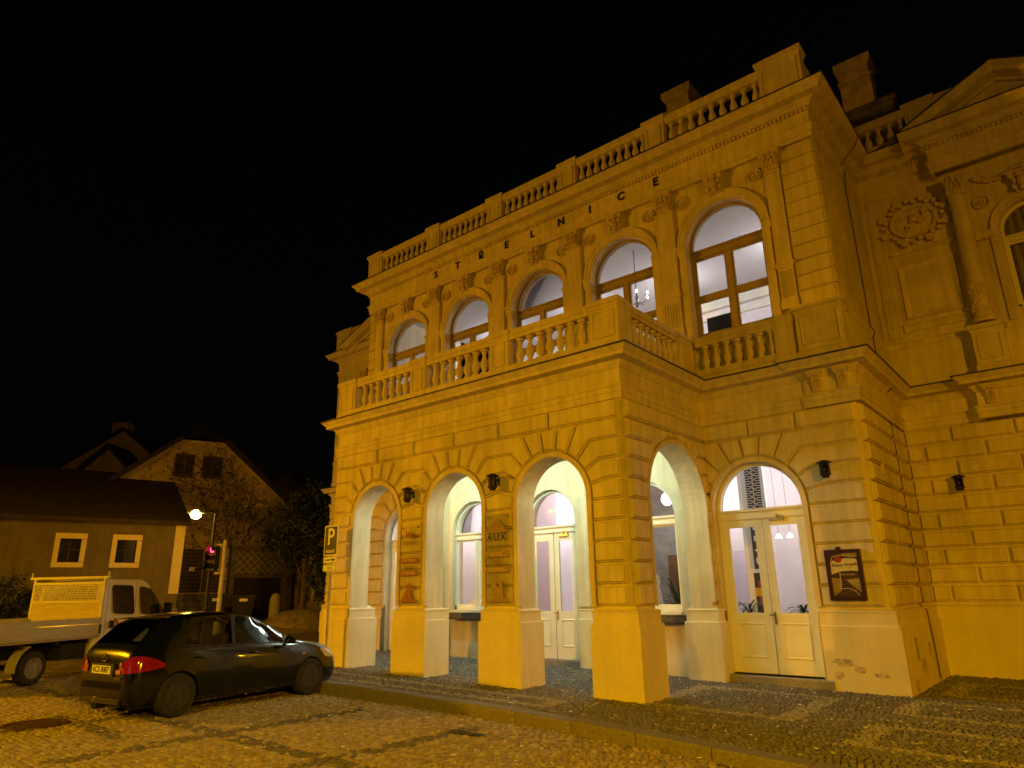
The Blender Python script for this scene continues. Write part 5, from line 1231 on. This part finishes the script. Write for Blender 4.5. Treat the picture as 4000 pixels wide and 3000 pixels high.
# acrylic house boards on the two middle piers
mat('corten', (.36, .16, .07), .8, .2, 12, .2, 50); mat('board_grey', (.40, .29, .16), .8, .15, 14, .1, 50); mat('print_cream', (.62, .50, .30), .8, 0, bump=0)
def screws(t, w_, h):
    for sx in (-1, 1):
        for z in (.06, h-.06): obj('standoff_screw', MB().lathe([(.016, .05), (.016, -.012), (.006, -.016)], 8, (sx*(w_/2-.05), 0, z), 'y'), 'steel', t)
def txt(s, size, m, t, x, z, d=-.014, e=.002): return obj('board_text', text_mesh(s, size, e, .001), m, t, loc=(x, d, z), rot=(R(90), 0, 0))
t = thing('cafe_board', 'clear board with stepped pyramid and bird silhouette on pier', 'signboard', (-2.965, YP-.125, 1.46))
obj('acrylic_sheet', MB().quad((-.30, 0, 0), (.30, 0, 0), (.30, 0, 1.63), (-.30, 0, 1.63)), 'acrylic', t); screws(t, .6, 1.63)
b = MB()
for i, (w_, h) in enumerate(((.27, .05), (.22, .05), (.17, .05), (.12, .05), (.07, .045), (.03, .03))): b.box(-w_+.005*(i % 2), w_, -.012, -.005, 1.27+.045*i, 1.27+.045*i+h)
for i in range(7): b.box(-.27+.08*i, -.235+.08*i, -.014, -.012, 1.265, 1.31)
obj('pyramid_motif', b, 'board_grey', t)
txt('A U X', .175, 'letter_black', t, 0, 1.18, e=.004)
for z, s, pl in ((.87, 'VE DNE', 1), (.74, 'OÁZA,', 0), (.66, 'V NOCI', 0), (.59, 'DŽUNGLE', 1)):
    if pl: obj('text_strip', MB().box(-.29, .31, -.012, -.005, z-.05, z+.05), 'board_grey', t)
    txt(s, .085, 'print_cream' if pl else 'board_grey', t, 0, z)
b = MB().poly([(x_, -.010, z_) for x_, z_ in ((-.02, .07), (.17, .07), (.15, .16), (.16, .26), (.13, .33), (.12, .40), (.07, .42), (.02, .39), (.04, .34), (.06, .30), (.03, .27), (-.02, .33), (-.10, .36), (-.16, .34), (-.12, .30), (-.15, .27), (-.08, .24), (-.05, .20), (-.08, .15), (-.04, .12))])
b.box(-.29, .29, -.012, -.005, .02, .065).poly([(-.20, -.01, .17), (-.16, -.01, .17), (-.175, -.01, .13), (-.175, -.01, .07), (-.185, -.01, .07), (-.185, -.01, .13)])
obj('bird_silhouette', b, 'board_grey', t)
t = thing('cafe_board', 'clear board with crown motif and rust coloured fox silhouette on pier', 'signboard', (-5.43, YP-.125, 1.45))
obj('acrylic_sheet', MB().quad((-.29, 0, 0), (.29, 0, 0), (.29, 0, 1.60), (-.29, 0, 1.60)), 'acrylic', t); screws(t, .58, 1.60)
obj('crown_motif', MB().poly([(x_, -.01, z_) for x_, z_ in ((-.09, 1.33), (.09, 1.33), (.10, 1.49), (.04, 1.41), (0, 1.45), (-.04, 1.41), (-.10, 1.49))]).poly([(-.05, -.012, 1.35), (.05, -.012, 1.35), (.0, -.012, 1.40)]), 'corten', t)
txt('ORANGE', .12, 'board_grey', t, 0, 1.22)
for z, s in ((.86, 'CENTRUM'), (.60, 'V TÁBOŘE')):
    obj('text_strip', MB().box(-.29, .30, -.012, -.005, z-.05, z+.05), 'corten', t); txt(s, .085, 'print_cream', t, 0, z)
txt('ZÁBAVY', .085, 'board_grey', t, 0, .73)
obj('fox_silhouette', MB().poly([(x_, -.010, z_) for x_, z_ in ((-.19, .06), (.17, .06), (.10, .20), (.06, .27), (.16, .33), (.07, .35), (.08, .43), (.03, .39), (-.01, .36), (-.04, .42), (-.06, .34), (-.03, .27), (-.09, .20))]).box(-.29, .27, -.012, -.005, .02, .065), 'corten', t)
# framed beer sign
mat('frame_maroon', (.05, .012, .012), .35, .2, 12, .05, 40, coat=.4); mat('mirror_brown', (.10, .06, .035), .25, .3, 7, 0, coat=.6); mat('mirror_gold', (.42, .30, .12), .35, .2, 8, 0); mat('label_cream', (.72, .62, .36), .5, .05, 8, 0); mat('seal_red', (.40, .04, .02), .4, .1, 12, 0)
t = thing('beer_sign', 'maroon framed brown beer sign with a cream name label', 'sign', (2.275, YB-.135, 1.425))
w_, h = .59, .85
fb = MB()
for x0, x1, za, zb in ((-w_/2, w_/2, 0, .06), (-w_/2, w_/2, h-.06, h), (-w_/2, -w_/2+.06, .06, h-.06), (w_/2-.06, w_/2, .06, h-.06)): fb.box(x0, x1, -.03, .045, za, zb)
obj('frame', fb, 'frame_maroon', t); obj('panel', MB().box(-w_/2+.06, w_/2-.06, -.005, .02, .06, h-.06), 'mirror_brown', t)
pl = lambda pts, d: MB().poly([(x_, d, z_) for x_, z_ in pts])
for P_ in (((-.02, .79), (.23, .79), (.23, .72), (.12, .71), (-.01, .74)), ((-.23, .10), (-.09, .20), (-.08, .36), (-.23, .38)), ((.0, .34), (.22, .36), (.23, .12), (.12, .22))): obj('artwork', pl(P_, -.0065), 'mirror_gold', t)
#[(x_, -.0065, z_) for x_, z_ in ((-.02, .79), (.23, .79), (.23, .72), (.12, .71), (-.01, .74))]).poly([(x_, -.0065, z_) for x_, z_ in ((-.23, .10), (-.09, .20), (-.08, .36), (-.23, .38))]).poly([(x_, -.0065, z_) for x_, z_ in ((.0, .34), (.22, .36), (.23, .12), (.12, .22))]), 'mirror_gold', t)
ab = MB(); ab.tube([(-.22, -.008, .08), (-.10, -.008, .17), (-.085, -.008, .25), (-.085, -.008, .50)], .006, 4); ab.tube([(-.09, -.008, .19), (.02, -.008, .20), (.12, -.008, .16), (.19, -.008, .08)], .006, 4); ab.tube([(-.21, -.008, .66), (-.17, -.008, .73), (-.05, -.008, .755), (.0, -.008, .75)], .006, 4)
obj('artwork_line', ab, 'label_cream', t)
obj('name_label', pl([(-.22, .43), (-.08, .48), (.10, .49), (.22, .48), (.22, .66), (.20, .69), (.0, .70), (-.10, .64), (-.17, .67), (-.22, .64)], -.011), 'label_cream', t)
obj('seal', MB().lathe([(.001, -.016), (.055, -.016), (.06, -.011)], 20, (-.085, 0, .685), 'y'), 'seal_red', t)
obj('name_text', text_mesh('Pilsner Urquell', .068, .001, .001), 'letter_black', t, loc=(.005, -.013, .59), rot=(R(90), R(-3), 0)); obj('label_line', MB().box(-.12, .17, -.013, -.0115, .535, .541), 'mirror_gold', t)
obj('small_text', text_mesh('PIVO NA ČEPU', .036, .001), 'label_cream', t, loc=(.04, -.008, .425), rot=(R(90), 0, 0))
obj('hook', MB().lathe([(.005, -.02), (.04, -.02), (.045, .02)], 12, (-.06, 0, h+.012), 'y'), 'frame_maroon', t)
# drinks-can crushed flat by the kerb: a dark oil/asphalt patch lies in the road
obj('tar_patch', MB().poly([(-1.13+.30*math.cos(a)*(1+.2*math.sin(3*a)), -2.72+.10*math.sin(a)*(1+.25*math.cos(2*a)), RD(-1.1, -2.7)+.022) for a in [2*math.pi*i/18 for i in range(18)]]), 'asphalt', road)

# scattered grit and butts on the paving
rg = random.Random(31); lit = MB()
for _ in range(260):
    x = rg.uniform(-6, 5.5); y = rg.uniform(-7, 5)
    if XBL < x < XB+.2 and y > 3.1: continue
    if not visible(x, y): continue
    z = (PV(x, y) if y > kerb_y(x)+.3 else RD(x, y)+.004)+.006; a = rg.uniform(0, 6.28); l_, w_ = rg.uniform(.008, .028), rg.uniform(.004, .008)
    T_ = lambda u, v, q: (x+u*math.cos(a)-v*math.sin(a), y+u*math.sin(a)+v*math.cos(a), z+q)
    lit.box(-l_, l_, -w_, w_, 0, .008, T_)
obj('litter', lit, 'sign_white', label='scattered pale litter and grit on the cobbles', cat='litter', kind='stuff', fix=False)
# ================================================================ ACROSS THE STREET
HD = Vector((.23, .97, 0)).normalized(); HN = Vector((HD.y, -HD.x, 0))
def facade(p): 
    p = Vector(p); return lambda u, d, z: tuple(p+HD*u-HN*d+Vector((0, 0, z)))
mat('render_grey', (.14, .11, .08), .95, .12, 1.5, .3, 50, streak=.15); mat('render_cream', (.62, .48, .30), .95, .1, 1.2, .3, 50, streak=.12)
mat('roof_tile', (.045, .03, .022), .9, .3, 4, .5, 8); mat('wood_dark', (.045, .03, .02), .85, .3, 6, .3, 20, stretch=(2, 2, 12)); mat('timber_mid', (.12, .08, .045), .85, .25, 6, .3, 20, stretch=(2, 2, 12))
mat('rubble_stone', (.20, .16, .11), .9, .3, 4, .7, 12); mat('dark_pane', (.01, .01, .012), .1, .1, 3, 0, spec=.8); mat('frame_cream', (.62, .52, .34), .8, .06, 8, .1, 40)
mat('vine_twig', (.06, .045, .03), .9, .2, 9, .2, 30); mat('leaf_dark', (.028, .045, .018), .6, .4, 2, 0); mat('leaf_brown', (.06, .05, .02), .7, .4, 2, 0)
def gable_roof(T, u0, u1, ze, d0, d1, dr, zr_, parent, ov=.35):
    b = MB(); th = .16
    for da, za, db, zb in ((d0-ov, ze-ov*(zr_-ze)/(dr-d0), dr, zr_), (dr, zr_, d1+ov, ze-ov*(zr_-ze)/(d1-dr))):
        b.ring_loft([[T(u, da, za), T(u, db, zb), T(u, db, zb+th), T(u, da, za+th)] for u in (u0-.15, u1+.15)])
    return obj('roof', b, 'roof_tile', parent)
# ---- grey house
TG = facade((-24.74, -2.63, 0))
gh = thing('grey_house', 'low grey rendered house with two cream framed windows and dark tiled roof', 'house', TG(0, 0, .55))
def child(name, b, m, parent, **k):   # world-coordinate mesh under a thing whose empty has been moved
    for i in range(len(b.v)): b.v[i] = tuple(Vector(b.v[i])-Vector(ORG[parent.name]))
    return obj(name, b, m, parent, **k)
ORG = {gh.name: TG(0, 0, .55)}
def sub(name, b, m, part, **k):
    ORG[part.name] = ORG[part.parent.name]; return child(name, b, m, part, **k)
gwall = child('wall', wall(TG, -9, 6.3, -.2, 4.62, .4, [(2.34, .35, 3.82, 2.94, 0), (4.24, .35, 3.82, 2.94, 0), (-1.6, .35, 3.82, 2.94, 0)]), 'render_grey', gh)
child('gable_wall', MB().poly([TG(6.28, .4, -.2), TG(6.28, 9.4, -.2), TG(6.28, 9.4, 4.6), TG(6.28, 4.9, 7.05), TG(6.28, .4, 4.6)]), 'render_grey', gh)
r_ = gable_roof(TG, -9, 6.3, 4.62, 0, 9.8, 4.9, 7.05, None); r_.parent = gh; r_.location = -Vector(ORG[gh.name])
child('corner_strip', MB().box(5.95, 6.32, -.03, .02, 1.75, 4.6, TG), 'frame_cream', gh)
child('stone_base', MB().box(-9, 6.35, -.06, .0, -.2, 1.2, TG), 'rubble_stone', gh)
for c in (2.34, 4.24, -1.6):
    fr = MB()
    for ua, ub, za, zb in ((c-.52, c+.52, 3.82, 4.02), (c-.52, c+.52, 2.76, 2.94), (c-.52, c-.35, 2.94, 3.82), (c+.35, c+.52, 2.96, 3.80)): fr.box(ua, ub, -.03, .05, za, zb, TG)
    wn = child('window', fr, 'frame_cream', gh)
    sub('pane', MB().quad(TG(c-.4, .15, 2.96), TG(c+.4, .15, 2.96), TG(c+.4, .15, 3.80), TG(c-.4, .15, 3.80)), 'dark_pane', wn)
    sub('mullion', MB().box(c-.025, c+.025, .10, .14, 2.96, 3.80, TG).box(c-.4, c+.4, .102, .138, 3.40, 3.44, TG), 'wood_dark', wn)
# ---- ivy house
TI = facade((-26.5, 8.0, 0)); IO = TI(0, 0, .6)
ih = thing('ivy_house', 'old house with clipped gable, two attic windows and bare creeper', 'house', IO); ORG[ih.name] = IO
GP = [(-7.9, 5.15), (-3.36, 8.93), (-1.47, 8.97), (3.1, 5.15)]
child('wall', MB().poly([TI(-7.9, 0, .2)]+[TI(u, 0, z) for u, z in GP]+[TI(3.1, 0, .2)]).quad(TI(3.1, 0, .2), TI(3.1, 10, .2), TI(3.1, 10, 5.15), TI(3.1, 0, 5.15)), 'render_cream', ih)
rf = MB(); rg_ = (-2.4, 10.2)
for a, b_ in ((GP[0], GP[1]), (GP[2], GP[3])):
    n_ = Vector((-(b_[1]-a[1]), b_[0]-a[0])).normalized()*.2
    rf.ring_loft([[TI(u, -.35, z) for u, z in ((a[0], a[1]), (b_[0], b_[1]), (b_[0]+n_.x, b_[1]+n_.y), (a[0]+n_.x, a[1]+n_.y))], [TI(u, 11, z) for u, z in ((a[0], a[1]), (b_[0], b_[1]), (b_[0]+n_.x, b_[1]+n_.y), (a[0]+n_.x, a[1]+n_.y))]])
rf.poly([TI(-3.5, -.35, 8.98), TI(-1.33, -.35, 9.02), TI(-2.4, 1.6, 10.3)]).poly([TI(-3.5, -.35, 9.0), TI(-2.4, 1.6, 10.3), TI(-2.4, 11, 10.3), TI(-3.5, 11, 9.0)]).poly([TI(-1.33, -.35, 9.02), TI(-1.33, 11, 9.02), TI(-2.4, 11, 10.3), TI(-2.4, 1.6, 10.3)])
irf = child('roof', rf, 'roof_tile', ih)
for ua, ub in ((-3.53, -2.81), (-2.30, -1.50)):
    fr = MB()
    for a, b_, za, zb in ((ua-.08, ub+.08, 8.15, 8.23), (ua-.08, ub+.08, 7.12, 7.22), (ua-.08, ua, 7.22, 8.15), (ub, ub+.08, 7.22, 8.15), ((ua+ub)/2-.03, (ua+ub)/2+.03, 7.22, 8.15), (ua, ub, 7.72, 7.76)): fr.box(a, b_, -.03, .03, za, zb, TI)
    wn = child('window', fr, 'timber_mid', ih); sub('pane', MB().quad(TI(ua, -.005, 7.2), TI(ub, -.005, 7.2), TI(ub, -.005, 8.15), TI(ua, -.005, 8.15)), 'dark_pane', wn)
for ua, ub in ((-2.82, -1.85), (-1.78, -.82)):
    sh = child('shutter', MB().box(ua, ub, -.02, .04, 1.8, 3.75, TI), 'wood_dark', ih)
    for k in range(11): sub('slat', MB().box(ua+.05, ub-.05, -.05, -.02, 1.86+.17*k, 1.98+.17*k, TI), 'timber_mid', sh)
child('paper_notice', MB().box(-2.42, -2.16, -.056, -.051, 2.76, 2.94, TI), 'sign_white', ih)
child('door_frame', MB().box(-2.95, -2.82, -.04, .02, 1.8, 3.85, TI).box(-.82, -.70, -.04, .02, 1.8, 3.85, TI), 'render_cream', ih)
rs = random.Random(8)
bs = child('stone_base', MB().box(-6.5, -.65, -.10, .0, .2, 1.72, TI), 'mortar', ih)
for row in range(5):
    u = -3.4+.1*row
    while u < -.75:
        w_ = rs.uniform(.3, .6); u2 = min(u+w_, -.68)
        sub('stone', raised([(u, .35+.27*row), (u2, .35+.27*row), (u2, .62+.27*row), (u, .62+.27*row)], lambda uu, d, z: TI(uu, d-.10, z), h=.05, ch=.03, gap=.012), 'rubble_stone', bs); u = u2
# garage with trellis
child('garage_wall', wall(lambda u, d, z: TI(u, d-.5, z), -.68, 2.3, .2, 3.85, .5, [(.68, 1.13, 2.43, .2, 0)]), 'rubble_stone', ih)
child('garage_coping', MB().box(-.72, 2.34, -.56, 0, 3.85, 3.95, TI), 'rubble_stone', ih)
for ua, ub in ((-.44, .66), (.70, 1.80)):
    gd = child('garage_door', MB().box(ua, ub, -.32, -.28, .5, 2.42, TI), 'wood_dark', ih)
    for k in range(7): sub('plank', MB().box(ua+.01+k*.156, ua+.146+k*.156, -.335, -.32, .52, 2.40, TI), 'wood_dark', gd)
tre = child('trellis_rail', MB().box(-.5, 1.9, -.55, -.52, 3.70, 3.75, TI).box(-.5, 1.9, -.55, -.52, 2.60, 2.65, TI), 'timber_mid', ih)
for k in range(-3, 9):
    for s in (1, -1):
        u0 = -.5+.35*k; pts = []
        a, b_ = (u0, 2.62), (u0+1.1, 3.72)
        if s < 0: a, b_ = (u0, 3.72), (u0+1.1, 2.62)
        lo, hi = max(0, (-.5-a[0])/1.1), min(1, (1.9-a[0])/1.1)
        if hi-lo < .15: continue
        p = [(a[0]+1.1*q, a[1]+(b_[1]-a[1])*q) for q in (lo, hi)]
        sub('trellis_lath', MB().tube([TI(*(p[0][0], -.56-.01*s, p[0][1])), TI(p[1][0], -.56-.01*s, p[1][1])], .016, 4), 'frame_cream', tre)
# creeper: bare twigs spreading over the wall
def creeper(label, seeds, zmax, loc):
    t = thing('climbing_creeper', label, 'creeper', loc); r = random.Random(6); b = MB(); leaf = MB()
    def inside(u, z):
        if z > 8.85: return False
        if z > 5.15: return -7.9+(z-5.15)*1.2 < u < 3.0-(z-5.15)*1.2
        return -7.5 < u < 2.9
    def grow(u, z, a, L, rad, lev):
        pts = [TI(u, -.03, z)]; n = int(L/.22); 
        for k in range(n):
            a += r.uniform(-.4, .4); u2, z2 = u+.22*math.cos(a), z+.22*math.sin(a)
            if not inside(u2, z2): break
            u, z = u2, z2; pts.append(TI(u, -.03-.02*r.random(), z))
            if lev < 3 and r.random() < .30: grow(u, z, a+r.choice((-1, 1))*r.uniform(.4, 1.1), L*.55, rad*.65, lev+1)
            if r.random() < .10:
                p = Vector(TI(u+r.uniform(-.1, .1), -.08, z+r.uniform(-.1, .1))); s_ = .05; leaf.poly([p+HD*s_, p+Vector((0, 0, s_)), p-HD*s_, p-Vector((0, 0, s_))])
        if len(pts) > 1: b.tube(pts, [max(.006, rad*(1-.7*k/len(pts))) for k in range(len(pts))], 3, False)
    for u, a, L in seeds: grow(u, 1.0, a, L, .018, 0)
    for i in range(len(b.v)): b.v[i] = tuple(Vector(b.v[i])-Vector(loc))
    for i in range(len(leaf.v)): leaf.v[i] = tuple(Vector(leaf.v[i])-Vector(loc))
    obj('twigs', b, 'vine_twig', t, fix=False); obj('leaves', leaf, 'leaf_brown', t, kind='stuff', fix=False)
creeper('bare brown creeper spread over the clipped-gable house wall', [(1.6, 1.7, 8.0), (2.4, 1.8, 7), (-.3, 1.8, 8), (-3.4, 1.5, 7), (0.4, 1.4, 7)], 8.8, TI(0, -.05, .6))
# ---- houses further back
VD = Vector((.768, .64, 0)); VN = Vector((.64, -.768, 0))
def back_house(label, apex, wl, wr, dl, dr, base, m, deep, barge=True, name='gabled_house'):
    A = Vector(apex); T = lambda u, d, z: tuple(A+VD*u-VN*d+Vector((0, 0, z-A.z)))
    o = Vector((A.x, A.y, base)); t = thing(name, label, 'house', o); ORG[t.name] = o; za = A.z
    child('wall', MB().poly([T(-wl, 0, base-1), T(wr, 0, base-1), T(wr, 0, za-dr), T(0, 0, za), T(-wl, 0, za-dl)]).quad(T(wr, 0, base-1), T(wr, deep, base-1), T(wr, deep, za-dr), T(wr, 0, za-dr)), m, t)
    b = MB(); f = -.4
    for (ua, zua), (ub, zub) in (((-wl-.2, za-dl-.14), (0, za+.02)), ((0, za+.02), (wr+.2, za-dr-.14))):
        b.ring_loft([[T(ua, d, zua), T(ub, d, zub), T(ub, d, zub+(.22 if barge else .08)), T(ua, d, zua+(.22 if barge else .08))] for d in (f, deep)])
    rf = child('roof', b, 'roof_tile', t); return t, T, rf
t, T, rf = back_house('tall plain gabled house with a brick chimney, furthest back', (-43.2, 7.85, 12.45), 5.2, 4.5, 3.3, 3.6, 1.6, 'render_cream', 9, False)
sub('chimney', MB().box(-2.1, -1.0, 2.0, 2.8, 10.8, 13.5, T), 'chimney_render', rf)
t, T, rf = back_house('small gabled house with thick dark roof edges behind the grey house', (-39.42, 5.82, 10.4), 3.2, 3.0, 2.95, 3.0, 1.5, 'render_cream', 2.2)
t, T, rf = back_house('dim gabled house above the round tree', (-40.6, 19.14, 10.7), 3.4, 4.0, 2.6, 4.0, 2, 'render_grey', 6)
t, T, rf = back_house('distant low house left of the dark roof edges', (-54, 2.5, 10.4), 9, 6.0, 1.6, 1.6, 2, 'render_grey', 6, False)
t, T, rf = back_house('house wall up the lane lit orange by a hidden lamp', (-37.2, 20.4, 6.5), 3.2, 8, 2.0, 3.0, 1.5, 'render_cream', 6, False)
# lane behind the hall
ln = MB(); 
LX = [(-18, 3, 9.4), (-20, 3.5, 9.6), (-22, 5.6, 12), (-26, 10.8, 16), (-30, 14, 19), (-36, 18.6, 26), (-44, 26, 40)]
for (xa, a0, a1), (xb, b0, b1) in zip(LX, LX[1:]):
    n_ = 5
    for k in range(n_): ln.quad(*[(x_, y_, hz(x_, y_)+.02) for x_, y_ in ((xa, a0+(a1-a0)*k/n_), (xb, b0+(b1-b0)*k/n_), (xb, b0+(b1-b0)*(k+1)/n_), (xa, a0+(a1-a0)*(k+1)/n_))])
mat('lane_setts', (.22, .18, .13), .85, .5, 26, .9, 22)
obj('side_lane', ln, 'lane_setts', kind='structure')
st = MB().box(0, 3.4, 0, .35, 0, .16); o = obj('lane_step', st, 'granite', kind='structure', loc=(-34.5, 18.2, 1.25), rot=(0, 0, R(40)))
# ---- trees
def tree(label, base, lobes, nleaf, leaf, m, seed, trunk_r=.14, name='evergreen_tree', top=1.0):
    r = random.Random(seed); B0 = Vector(base); t = thing(name, label, 'tree', B0)
    tp = [(0, 0, -.2), (.05, .02, .5), (-.03, .05, 1.2), (.02, .0, 2.2), (0, 0, 3.4*top)]
    obj('trunk', MB().tube(tp, [trunk_r*1.3, trunk_r, trunk_r*.9, trunk_r*.7, trunk_r*.3], 8), 'bark', t, smooth=60)
    for (cx, cy, cz, rx, ry, rz) in lobes:
        obj('limb', MB().tube([(0, .02, min(cz*.4, 1.4)), (cx*.5, cy*.5, (cz+1.2)*.5), (cx, cy, cz)], [trunk_r*.6, trunk_r*.4, .02], 6), 'bark', t, smooth=60)
    v, f = [], []; tot = sum(l[3]*l[5] for l in lobes)
    for (cx, cy, cz, rx, ry, rz) in lobes:
        n = int(nleaf*rx*rz/tot); clumps = [(r.gauss(0, 1), r.gauss(0, 1), r.gauss(0, 1)) for _ in range(max(14, n//26))]
        clumps = [Vector(c).normalized()*r.uniform(.45, 1.06) for c in clumps]
        for c in clumps:
            for _ in range(26):
                p = c+Vector((r.gauss(0, .13), r.gauss(0, .13), r.gauss(0, .13))); p = Vector((cx+p.x*rx, cy+p.y*ry, cz+p.z*rz))
                a = Vector((r.gauss(0, 1), r.gauss(0, 1), r.gauss(0, 1))).normalized(); b_ = a.orthogonal().normalized(); s = leaf*r.uniform(.6, 1.2); i = len(v)
                v += [tuple(p-a*s), tuple(p+b_*s*.5), tuple(p+a*s), tuple(p-b_*s*.5)]; f.append((i, i+1, i+2, i+3))
    me = bpy.data.meshes.new('crown'); me.from_pydata(v, [], f); me.materials.append(MAT[m]); o = bpy.data.objects.new('crown', me); col.objects.link(o); o.parent = t
    return t
bx_, by_ = -21.6, 8.25
bank = MB(); 
for k in range(1): bank.lathe([(2.0, -.4), (1.7, .1), (1.3, .5), (.7, .72), (.02, .8)], 14, (bx_+.3, by_-.2, .25))
obj('bank', bank, 'rubble_stone', kind='structure', smooth=40)
tree('dense round dark evergreen beside the stone garage', (bx_, by_, 1.0), [(-.25, -.25, 3.7, 1.25, 1.25, 1.55), (.75, .65, 3.2, 1.2, 1.2, 1.9), (.1, .1, 4.6, .95, .95, 1.0), (.55, .45, 1.5, .62, .62, 1.25), (1.0, .9, 2.1, .75, .75, 1.2), (-.5, -.4, 2.6, .8, .8, .9)], 15000, .075, 'leaf_dark', 3)
tree('round dark clump against the grey house behind the truck', (-23.6, -2.2, .5), [(0, 0, 1.15, .75, 1.1, .75), (-.2, -.9, 1.0, .7, .8, .7)], 3000, .07, 'leaf_dark', 5, .06, 'dark_clump', .35)  # leafy clump standing for an unidentified dark shape on the wall
tree('climber clump hanging over the stone garage roof', (-24.9, 9.6, .7), [(.1, .2, 3.2, .9, .9, .7), (-.3, -.6, 3.5, .7, .7, .45)], 3500, .08, 'leaf_brown', 8, .05, 'shrub', .8)
def bare_tree(label, base, h, seed):
    r = random.Random(seed); t = thing('bare_tree', label, 'tree', base)
    obj('trunk', MB().tube([(0, 0, -.3), (.1, 0, h*.3), (0, .1, h*.55)], [.16, .12, .07], 7), 'bark', t, smooth=60); b = MB()
    def br(p, d, L, rad, lev):
        pts = [p]; 
        for k in range(4): d = (d+Vector((r.gauss(0, .18), r.gauss(0, .18), r.gauss(.05, .12)))).normalized(); p = p+d*L/4; pts.append(p)
        b.tube(pts, [rad, rad*.8, rad*.65, rad*.5, rad*.35], 4, False)
        if lev < 4:
            for _ in range(3): q = pts[r.choice((2, 3, 4))]; br(q, (d+Vector((r.gauss(0, .6), r.gauss(0, .6), r.gauss(.1, .4)))).normalized(), L*.68, rad*.5, lev+1)
    for i in range(5): br(Vector((0, .05, h*(.35+.05*i))), Vector((r.gauss(0, .6), r.gauss(0, .6), .9)).normalized(), h*.3, .06, 0)
    obj('crown', b, 'bark', t, fix=False)
bare_tree('leafless tree between the clipped-gable house and the round evergreen', (-37.5, 17.5, 1.5), 9.5, 2)
# ---- street furniture by the garage
t = thing('traffic_light', 'traffic light showing red on a cream pole', 'traffic light', (-17.25, 2.15, .16))
mat('pole_cream', (.62, .52, .28), .6, .12, 9, .1, 40, streak=.2); mat('signal_red', (.8, .02, .04), .3, 0, bump=0, emit=(1, .03, .08), estr=9); mat('signal_dark', (.03, .02, .02), .3, 0, bump=0)
obj('pole', MB().lathe([(.11, 0), (.11, .7), (.075, .78), (.065, 3.28), (.05, 3.32)], 12), 'pole_cream', t, smooth=40)
dv = Vector((-.75, -.66, 0)); dn = Vector((.35, -.94, 0)).normalized(); ds = Vector((-dn.y, dn.x, 0))
TT = lambda u, d, z: tuple(dv*.34+ds*u+dn*d+Vector((0, 0, z)))
hb = obj('signal_head', MB().box(-.15, .15, -.10, .10, 2.30, 3.14, TT), 'iron_black', t)
obj('back_board', MB().box(-.02, .20, -.13, -.105, 2.2, 3.2, TT), 'pole_cream', t)
for k, z in enumerate((3.0, 2.72, 2.44)):
    c = Vector(TT(0, .105, z)); b = MB(); n_ = 14; rows = []
    b.poly([tuple(c+ds*.10*math.cos(2*math.pi*i/n_)+Vector((0, 0, .10*math.sin(2*math.pi*i/n_)))) for i in range(n_)])
    obj('lens', b, 'signal_red' if k == 0 else 'signal_dark', hb)
    v_ = MB(); v_.ring_loft([[tuple(c+dn*q+ds*.115*math.cos(a)+Vector((0, 0, .115*math.sin(a)))) for a in [math.pi*(-.15+1.3*i/10) for i in range(11)]] for q in (0, .18)], close=False, cap=False)
    obj('visor', v_, 'iron_black', hb)
for z in (2.35, 3.1): obj('bracket', MB().tube([(0, 0, z), tuple(dv*.34+Vector((0, 0, z)))], .025, 6), 'pole_cream', t)
point('signal_glow', (-17.25+dv.x*.34+dn.x*.22, 2.15+dv.y*.34+dn.y*.22, 3.16), 1.5, (1, .05, .08), .05, t)
def bin_(label, x, y, rz, w_=.58):
    z = hz(x, y); t = thing('wheelie_bin', label, 'bin', (x, y, z), rz)
    obj('body', MB().ring_loft([[(-w_/2*k, -.3*k, zz), (w_/2*k, -.3*k, zz), (w_/2*k, .3*k, zz), (-w_/2*k, .3*k, zz)] for k, zz in ((.75, .06), (1, .95), (1.05, .96), (1.05, 1.0))]), 'iron_black', t)
    obj('lid', MB().ring_loft([[(-w_/2*1.08, -.34, zz), (w_/2*1.08, -.34, zz), (w_/2*1.08, .36, zz+.04), (-w_/2*1.08, .36, zz+.04)] for zz in (1.0, 1.06)]), 'iron_black', t)
    for s in (-1, 1): obj('wheel', MB().lathe([(.1, -.03), (.1, .03)], 12, (s*.22, .27, .1), 'x'), 'plastic_black', t)
    obj('label', MB().box(-.17, .17, -.312, -.303, .80, .92), 'sign_white', t)
bin_('black wheelie bin with a white label by the garage door', -24.2, 6.9, R(65), 1.0); bin_('plain black wheelie bin behind the cream traffic light pole', -24.7, 5.9, R(65), .7)
t = obj('stone_bollard', MB().lathe([(.26, -.2), (.26, .5), (.24, .75), (.16, .92), (.02, .98)], 14), 'granite', smooth=40, loc=(-22.9, 7.75, hz(-22.9, 7.75)+.25), label='rounded stone bollard at the right edge of the garage', cat='bollard')
t = obj('stone_bollard', MB().lathe([(.22, -.2), (.22, .45), (.2, .62), (.1, .74), (.02, .76)], 14), 'granite', smooth=40, loc=(-34.8, 17.6, hz(-34.8, 17.6)), label='small dark bollard at the top of the lane by the orange wall', cat='bollard')
